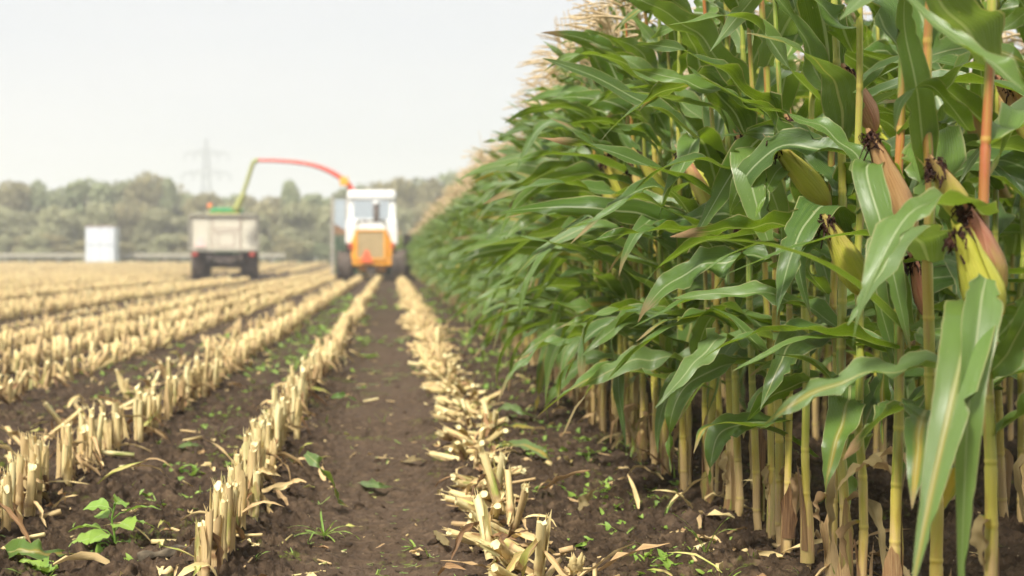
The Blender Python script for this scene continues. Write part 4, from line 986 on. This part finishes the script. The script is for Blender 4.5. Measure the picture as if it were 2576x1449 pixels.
    base = [q(897, 500, 50.6), q(880, 470, 50.6), (q(862, 451, 50.6)), q(830, 431, 50.7), q(790, 416, 50.8), q(740, 407.5, 51), q(690, 404, 51.2), q(650, 403.5, 51.4)]
    m = MB(); m.tube(smooth_path(base, 30), np.linspace(.13, .062, 30), 10, squash=.9); sp = m.build('spout', P_RED, root)
    m = MB(); m.tube(smooth_path([q(650, 403.5, 51.4), q(641, 406, 51.4), q(635, 415, 51.4), q(620, 462, 51.4), q(609, 492, 51.4)], 16), np.linspace(.085, .075, 16), 10); m.build('spout_elbow', P_OLIVE, sp)
    m = MB(); m.tube(smooth_path([q(613, 486, 51.4), q(603, 508, 51.4), q(592, 531, 51.4)], 8), np.linspace(.1, .17, 8), 10, squash=.8); m.build('deflector', P_OLIVE, sp)
    m = MB(); m.box(q(866, 456, 50.5), (.3, .25, .3)); m.build('spout_joint', P_ORANGE, sp, False, .03)
    tag(root, 'white cabbed orange forage harvester seen from behind with red arched spout', 'forage harvester')
harvester()
def trailer():
    Y = 52; k = Y / FPX; root = empty('tipping_trailer', ((565 - VPU) * k, Y, float(gz(-6.1, Y))), R(6.7))
    x = lambda u: (u - 565) * k
    z = lambda v: (703 - v) * k
    b = MB(); b.prism([(x(481), z(632)), (x(649), z(632)), (x(652), z(604)), (x(650), z(540)), (x(478), z(540)), (x(475), z(604))], .06, .12)
    for u, s in ((478, 1), (649, -1)): b.box((x(u), 2.6, (z(632) + z(540)) / 2), (.06, 4.95, z(540) - z(632)))
    b.box((x(564), 5.1, (z(632) + z(540)) / 2), (x(646) - x(481), .06, z(540) - z(632))); b.box((x(564), 2.6, z(630)), (x(646) - x(481), 4.9, .08))
    bed = b.build('bed', P_BEIGE, root, False, .012)
    t = MB(); 
    for u0, u1 in ((484, 527), (530, 606), (609, 646)): t.box(((x(u0) + x(u1)) / 2, .04, (z(545) + z(627)) / 2), (x(u1) - x(u0), .04, z(545) - z(627)))
    t.build('tailgate', P_BEIGE, root, False, .012)
    r = MB(); r.box((x(564), .0, z(541)), (x(653) - x(476), .14, .09)); r.box((x(564), .02, z(630)), (x(651) - x(479), .12, .08))
    for u in (477.5, 650.5): r.box((x(u), .0, (z(543.5) + z(627)) / 2), (.08, .12, z(543.5) - z(627)))
    r.build('rim_rail', mat_paint('rail_grey', (.36, .34, .27), .6), root, False, .01)
    f = MB()
    for (u0, u1, v0, v1) in ((534, 536, 545, 627), (602, 604, 545, 627), (536, 602, 574, 576), (540, 598, 584, 586), (548, 550, 586, 620), (588, 590, 586, 620), (550, 588, 618, 620)): f.box(((x(u0) + x(u1)) / 2, .012, (z(v0) + z(v1)) / 2), (x(u1) - x(u0), .02, z(v0) - z(v1)))
    f.build('hatch_frame', P_PINK, root, False)
    m = MB(); m.prism([(x(489), z(622)), (x(520), z(622)), (x(506), z(592)), (x(503), z(592))], -.03, -.005); m.build('warning_triangle', P_TRIW, root, False, .006)
    for u in (491, 634): m = MB(); m.box((x(u), .0, z(640)), (.2, .12, .13)); m.build('tail_lamp', P_LAMP, root, False, .015)
    c = MB()
    for u in (525, 606): c.box((x(u), 2.5, z(645)), (.14, 4.9, .22))
    c.box((x(565), .15, z(648)), (x(603) - x(528), .12, .16)); c.tube([(x(500), .9, .5), (x(632), .9, .5)], .09, 10); c.box((x(565), 5.8, .6), (.12, 1.8, .12)); c.build('chassis', P_CHASSIS, root, False, .01)
    for u in (500, 632):
        tyre(root, x(u), .9, .53, 39 * k, P_CHASSIS); tyre(root, x(u), 2.1, .53, 39 * k, P_CHASSIS)
    s = MB(); rr = rng_(5); n = 14; xs = np.linspace(x(482), x(646), n); ys = np.linspace(.16, 5.0, n); X, Yv = np.meshgrid(xs, ys); Zc = z(566) + .35 * np.exp(-((X) ** 2 + (Yv - 2) ** 2) / 1.6) * rr.uniform(.8, 1.1, X.shape)
    s.add(np.stack([X, Yv, Zc], -1).reshape(-1, 3), gridq(n, n)); o = s.build('chopped_maize', mat_simple('chopped_maize', (.14, .16, .04), (.38, .36, .13), 25, .9, .1, bump=.6)); o.location = root.location; o.rotation_euler = root.rotation_euler; tag(o, 'green-yellow chopped maize heaped inside the beige trailer', 'silage', kind='stuff')
    tag(root, 'beige tipping trailer with faded warning triangle in line for the spout', 'trailer')
trailer()
def tractor():
    Y = 59.5; k = Y / FPX; X0 = (568 - VPU) * k; root = empty('tractor', (X0, Y, float(gz(X0, Y))), R(6.7))
    gz0 = root.location.z
    x = lambda u: (u - 568) * k
    z = lambda v: CAM_H - (v - VPV) * k - gz0
    m = MB(); m.box((x(569), 1.2, (z(522) + z(535)) / 2), (x(611) - x(527), 1.7, z(522) - z(535))); m.build('roof', P_GREEN, root, False, .09)
    m = MB(); m.box((x(563), 1.15, (z(535.5) + z(541)) / 2), (x(603) - x(524), 1.75, z(535.5) - z(541))); m.build('roof_rim', P_YELLOW, root, False, .02)
    c = MB()
    for u in (533, 603):
        for yy in (.5, 1.9): c.box((x(u), yy, (z(541) + 1.3) / 2), (.09, .09, z(541) - 1.3))
    c.box((x(568), 1.2, 1.15), (1.2, 1.5, .3)); c.build('cab_frame', P_DGREEN, root, False)
    m = MB(); m.box((x(568), .5, (z(541) + 1.3) / 2), (x(603) - x(533) - .1, .012, z(541) - 1.35)); m.build('rear_window', GLASS, root, False)
    m = MB(); m.prism([(2.0, .75), (4.2, .75), (4.3, 1.3), (2.0, 1.65)], -.38, .38, 'yz'); m.build('bonnet', P_GREEN, root, False, .05)
    m = MB(); m.box((0, 1.6, .7), (.6, 3.6, .35)); m.tube([(-.8, .9, .85), (.8, .9, .85)], .12, 10); m.tube([(-.75, 3.6, .6), (.75, 3.6, .6)], .1, 10); m.build('chassis', P_CHASSIS, root, False)
    for sx in (-.85, .85): tyre(root, sx, .9, .85, .46, P_YELLOW)
    for sx in (-.8, .8): tyre(root, sx, 3.6, .6, .36, P_YELLOW)
    m = MB(); m.lathe([(-.12, .001), (-.12, .1), (.05, .11), (.14, .09), (.17, .001)], 'z', (x(528), 1.4, z(518)), 16); m.tube([(x(528), 1.4, z(518) - .12), (x(533), 1.4, z(530))], .02, 6); m.build('beacon', P_BEACON, root)
    tag(root, 'green roofed tractor with orange beacon hidden behind the beige trailer', 'tractor')
tractor()

# ------------------------------------------------------------------ far edge of the field
def cabin():
    Y = 104; k = Y / FPX; X0 = (251 - VPU) * k; g = float(far_rise(Y)); root = empty('white_container', (X0, Y, g))
    m = MB(); m.box((0, 1.0, 1.4), (72 * k, 2.0, 2.62)); 
    b = m.build('body', mat_paint('container_white', (.68, .72, .76), .5, (.56, .57, .56), .3), root, False, .05)
    r = MB(); 
    for dx in (-.35, .0, .35): r.box((dx * 72 * k * .95, -.012, 1.4), (.035, .03, 2.5))
    r.box((0, -.014, 1.4), (72 * k - .1, .03, .035)); r.build('panel_joints', mat_paint('joint_grey', (.4, .42, .46), .5), b, False)
    t = MB(); t.box((0, 1.0, 2.74), (74 * k, 2.1, .07)); t.build('lid', P_PINK, root, False)
    for dx in (-.7, .7): q = MB(); q.box((dx, .2, .04), (.12, .12, .12)); q.build('foot', P_WHITE, root, False)
    tag(root, 'tall white boxy container standing at the far field edge before the trees', 'container')
cabin()
def rail():
    Y = 106.5; k = Y / FPX; g = float(far_rise(Y)); root = empty('guard_rail', (-20, Y, g))
    m = MB(); z0 = CAM_H - (643 - VPV) * k - g
    m.prism([(-.03, -.15), (.04, -.11), (-.02, -.02), (.04, .08), (-.03, .15), (-.06, 0)], -22, 12, 'yz'); m.V = [v + np.array((0, 0, z0)) for v in m.V]
    m.build('beam', mat_paint('rail_pale', (.36, .33, .26), .6), root, False)
    for i in range(17): p = MB(); p.box((-21 + 2 * i, .1, z0 / 2 - .1), (.1, .12, z0 + .2)); p.build('post', P_POST, root, False)
    tag(root, 'low pale guard rail running along the far left field edge', 'guard rail')
rail()
def crown_mb(r, H, wd, lobes, n, leaf, tone):
    mb = MB(); lb = []
    for i in range(lobes):
        a = r.uniform(0, 6.28); q = r.uniform(.1, .8) * wd / 2; zc = H * r.uniform(.3, .84); 
        q *= 1.1 - zc / H * .45
        lb.append((q * math.cos(a), q * math.sin(a), zc, wd * r.uniform(.2, .34), H * r.uniform(.12, .22)))
    lb.append((wd * r.uniform(-.15, .15), 0, H * .83, wd * .3, H * .17)); lb.append((0, 0, H * .3, wd * .42, H * .28))
    for k in range(n):
        l = lb[r.integers(len(lb))]; v = nrm(r.normal(0, 1, 3)); rad_ = r.uniform(.55, 1.05) ** .6
        c = np.array(l[:3]) + v * np.array((l[3], l[3], l[4])) * rad_; c[2] = max(c[2], .1)
        nn_ = nrm(v + r.normal(0, .6, 3)); a = nrm(np.cross(nn_, r.normal(0, 1, 3))); b = np.cross(nn_, a); s = leaf * r.uniform(.6, 1.5)
        V = [c + a * s, c + b * s * .5 + nn_ * s * .15, c - a * s * .9, c - b * s * .5 + nn_ * s * .1]
        mb.add(V, [(0, 1, 2, 3)], (0, 0, np.clip(r.normal(tone, .25), 0, 1)))
    return mb
def trees():
    r = rng_(91)
    cm = [mat_crown('willow_crown', (.24, .25, .1), (.38, .38, .2), (.5, .48, .3)), mat_crown('green_crown', (.18, .23, .09), (.29, .33, .16), (.42, .44, .25)), mat_crown('autumn_crown', (.22, .2, .08), (.34, .3, .14), (.46, .4, .22))]
    bark = mat_simple('bark', (.06, .05, .04), (.16, .13, .1), 8, .9, .1, bump=.5)
    tm = MB(); P = smooth_path([(0, 0, -.2), (.02, 0, .3), (.0, .03, .62)], 8); tm.tube(P, np.linspace(.05, .018, 8), 8)
    for k in range(5):
        a = k * 1.3; tm.tube([(0, 0, .25 + .06 * k), (.1 * math.cos(a), .1 * math.sin(a), .42 + .06 * k), (.2 * math.cos(a), .2 * math.sin(a), .6 + .05 * k)], (.02, .012, .005), 6)
    tmesh = tm.mesh('trunk', bark)
    var = [crown_mb(rng_(600 + i), 1, 1.0, 9, 2600, .042, .5) for i in range(9)]
    vm = [[v.mesh('crown', c) for c in cm] for v in var]
    def tree(u, top, Y, wpx, kind, label, group, dz=0):
        k = Y / FPX; X = (u - VPU) * k; g = float(far_rise(Y)); H = CAM_H - (top - VPV) * k - g
        root = empty('tree', (X, Y, g - .05), r.uniform(0, 6.28)); wd = wpx * k * 1.2
        for nm, me in (('trunk', tmesh), ('crown', vm[r.integers(9)][kind])):
            o = bpy.data.objects.new(nm, me); COL.objects.link(o); o.parent = root; o.scale = (wd, wd, H) if nm == 'crown' else (H, H, H)
        tag(root, label, 'tree', group)
    B = 'blurred trees and bushes of the far tree line'
    tree(372, 432, 132, 110, 2, 'tallest olive tree rising over the tree line left of the pylon', B)
    tree(732, 455, 134, 62, 1, 'lone pointed tree standing out over the tree line under the red spout', B)
    tree(420, 445, 136, 60, 1, 'slim tree touching the right shoulder of the tallest olive tree', B)
    tree(230, 448, 134, 130, 1, 'broad tree above the white container', B)
    tree(30, 455, 133, 120, 2, 'rounded olive tree at the left edge of the photo', B)
    tree(90, 456, 133, 70, 1, 'small rounded tree second from the left edge', B)
    for i, u in enumerate(range(-60, 1250, 46)):            # back rank
        top = np.interp(u, [-60, 0, 120, 200, 300, 380, 450, 500, 560, 640, 700, 820, 880, 950, 1030, 1100, 1150, 1250], [466, 466, 474, 460, 460, 448, 484, 490, 484, 486, 488, 488, 464, 450, 446, 440, 434, 440]) + r.uniform(-5, 9)
        tree(u + r.uniform(-14, 14), top, 138 + r.uniform(-3, 5), r.uniform(85, 135), 1 if r.uniform() < .6 else 2, 'grey-green tree in the back rank of the tree line' if u < 840 else 'tree on the rising skyline to the right above the harvester', B)
    for i, u in enumerate(range(-50, 1130, 52)):            # front rank of pale willow bushes
        tree(u + r.uniform(-16, 16), r.uniform(500, 545), 122 + r.uniform(-4, 4), r.uniform(85, 130), 0 if r.uniform() < .75 else 2, 'pale silvery willow bush in the front rank of the tree line', B)
    for i, u in enumerate(range(-40, 1120, 44)):            # low scrub
        tree(u + r.uniform(-14, 14), r.uniform(585, 622), 114 + r.uniform(-2, 2), r.uniform(60, 100), [1, 2, 0][r.integers(3)], 'low brown-green scrub bush at the foot of the tree line', B)
trees()
def pylon():
    Y = 400; k = Y / FPX; X0 = (519 - VPU) * k; root = empty('electricity_pylon', (X0, Y, 0.3))
    z = lambda v: CAM_H - (v - VPV) * k - .3
    st = mat_simple('galvanised_steel', (.24, .26, .28), (.34, .36, .38), 2, .6, .4)
    H = z(348); b = MB(); r0 = 3.0
    def half(zz): return np.interp(zz, [0, z(440), z(390), H], [r0, .85, .7, .12])
    zs = [0, 5, 10, 14.5, 18.5, 22, 25, 27.5, 29.5, 31.5, H]
    for i in range(len(zs) - 1):
        a, c = half(zs[i]), half(zs[i + 1])
        for sx, sy in ((1, 1), (1, -1), (-1, -1), (-1, 1)):
            b.tube([(sx * a, sy * a, zs[i]), (sx * c, sy * c, zs[i + 1])], .11, 4)
            b.tube([(sx * a, sy * a, zs[i]), (-sy * c, sx * c, zs[i + 1])], .06, 4); b.tube([(-sy * a, sx * a, zs[i]), (sx * c, sy * c, zs[i + 1])], .06, 4)
    b.build('lattice_mast', st, root, False)
    for v, hw in ((388, 55), (438, 60)):
        m = MB(); q = half(z(v)); hw *= k
        for s in (-1, 1):
            for yy in (-1, 1): m.tube([(s * q, yy * q, z(v)), (s * hw, 0, z(v) + .2)], .11, 4); m.tube([(s * q, yy * q, z(v) + 1.4), (s * hw, 0, z(v) + .2)], .1, 4)
            for f in (.25, .5, .75): x_ = s * (q + (hw - q) * f); m.tube([(x_, 0, z(v) + .2 * f), (x_, 0, z(v) + 1.4 - 1.2 * f)], .08, 4)
        m.build('cross_arm', st, root, False)
        for s in (-1, 1):
            for f in (.55, 1): n_ = MB(); n_.tube([(s * hw * f, 0, z(v)), (s * hw * f, 0, z(v) - 1.9)], .17, 6); n_.build('insulator', st, root, False)
        
    tag(root, 'faint lattice electricity pylon with two cross arms beyond the tree line', 'pylon')
pylon()
# ------------------------------------------------------------------ pale autumn air
def haze():
    mb = MB(); mb.box((0, 330, 21), (4200, 1400, 46)); N = NT('haze'); 
    v = N.n('ShaderNodeVolumePrincipled'); v.inputs['Color'].default_value = (.96, .97, .98, 1); v.inputs['Density'].default_value = .002; v.inputs['Anisotropy'].default_value = .2
    N.t.links.new(v.outputs[0], N.out.inputs['Volume'])
    o = mb.build('haze', N.m, None, False); tag(o, kind='stuff'); o['label'] = 'thin pale haze lying over the whole field'; o['category'] = 'haze'
haze()
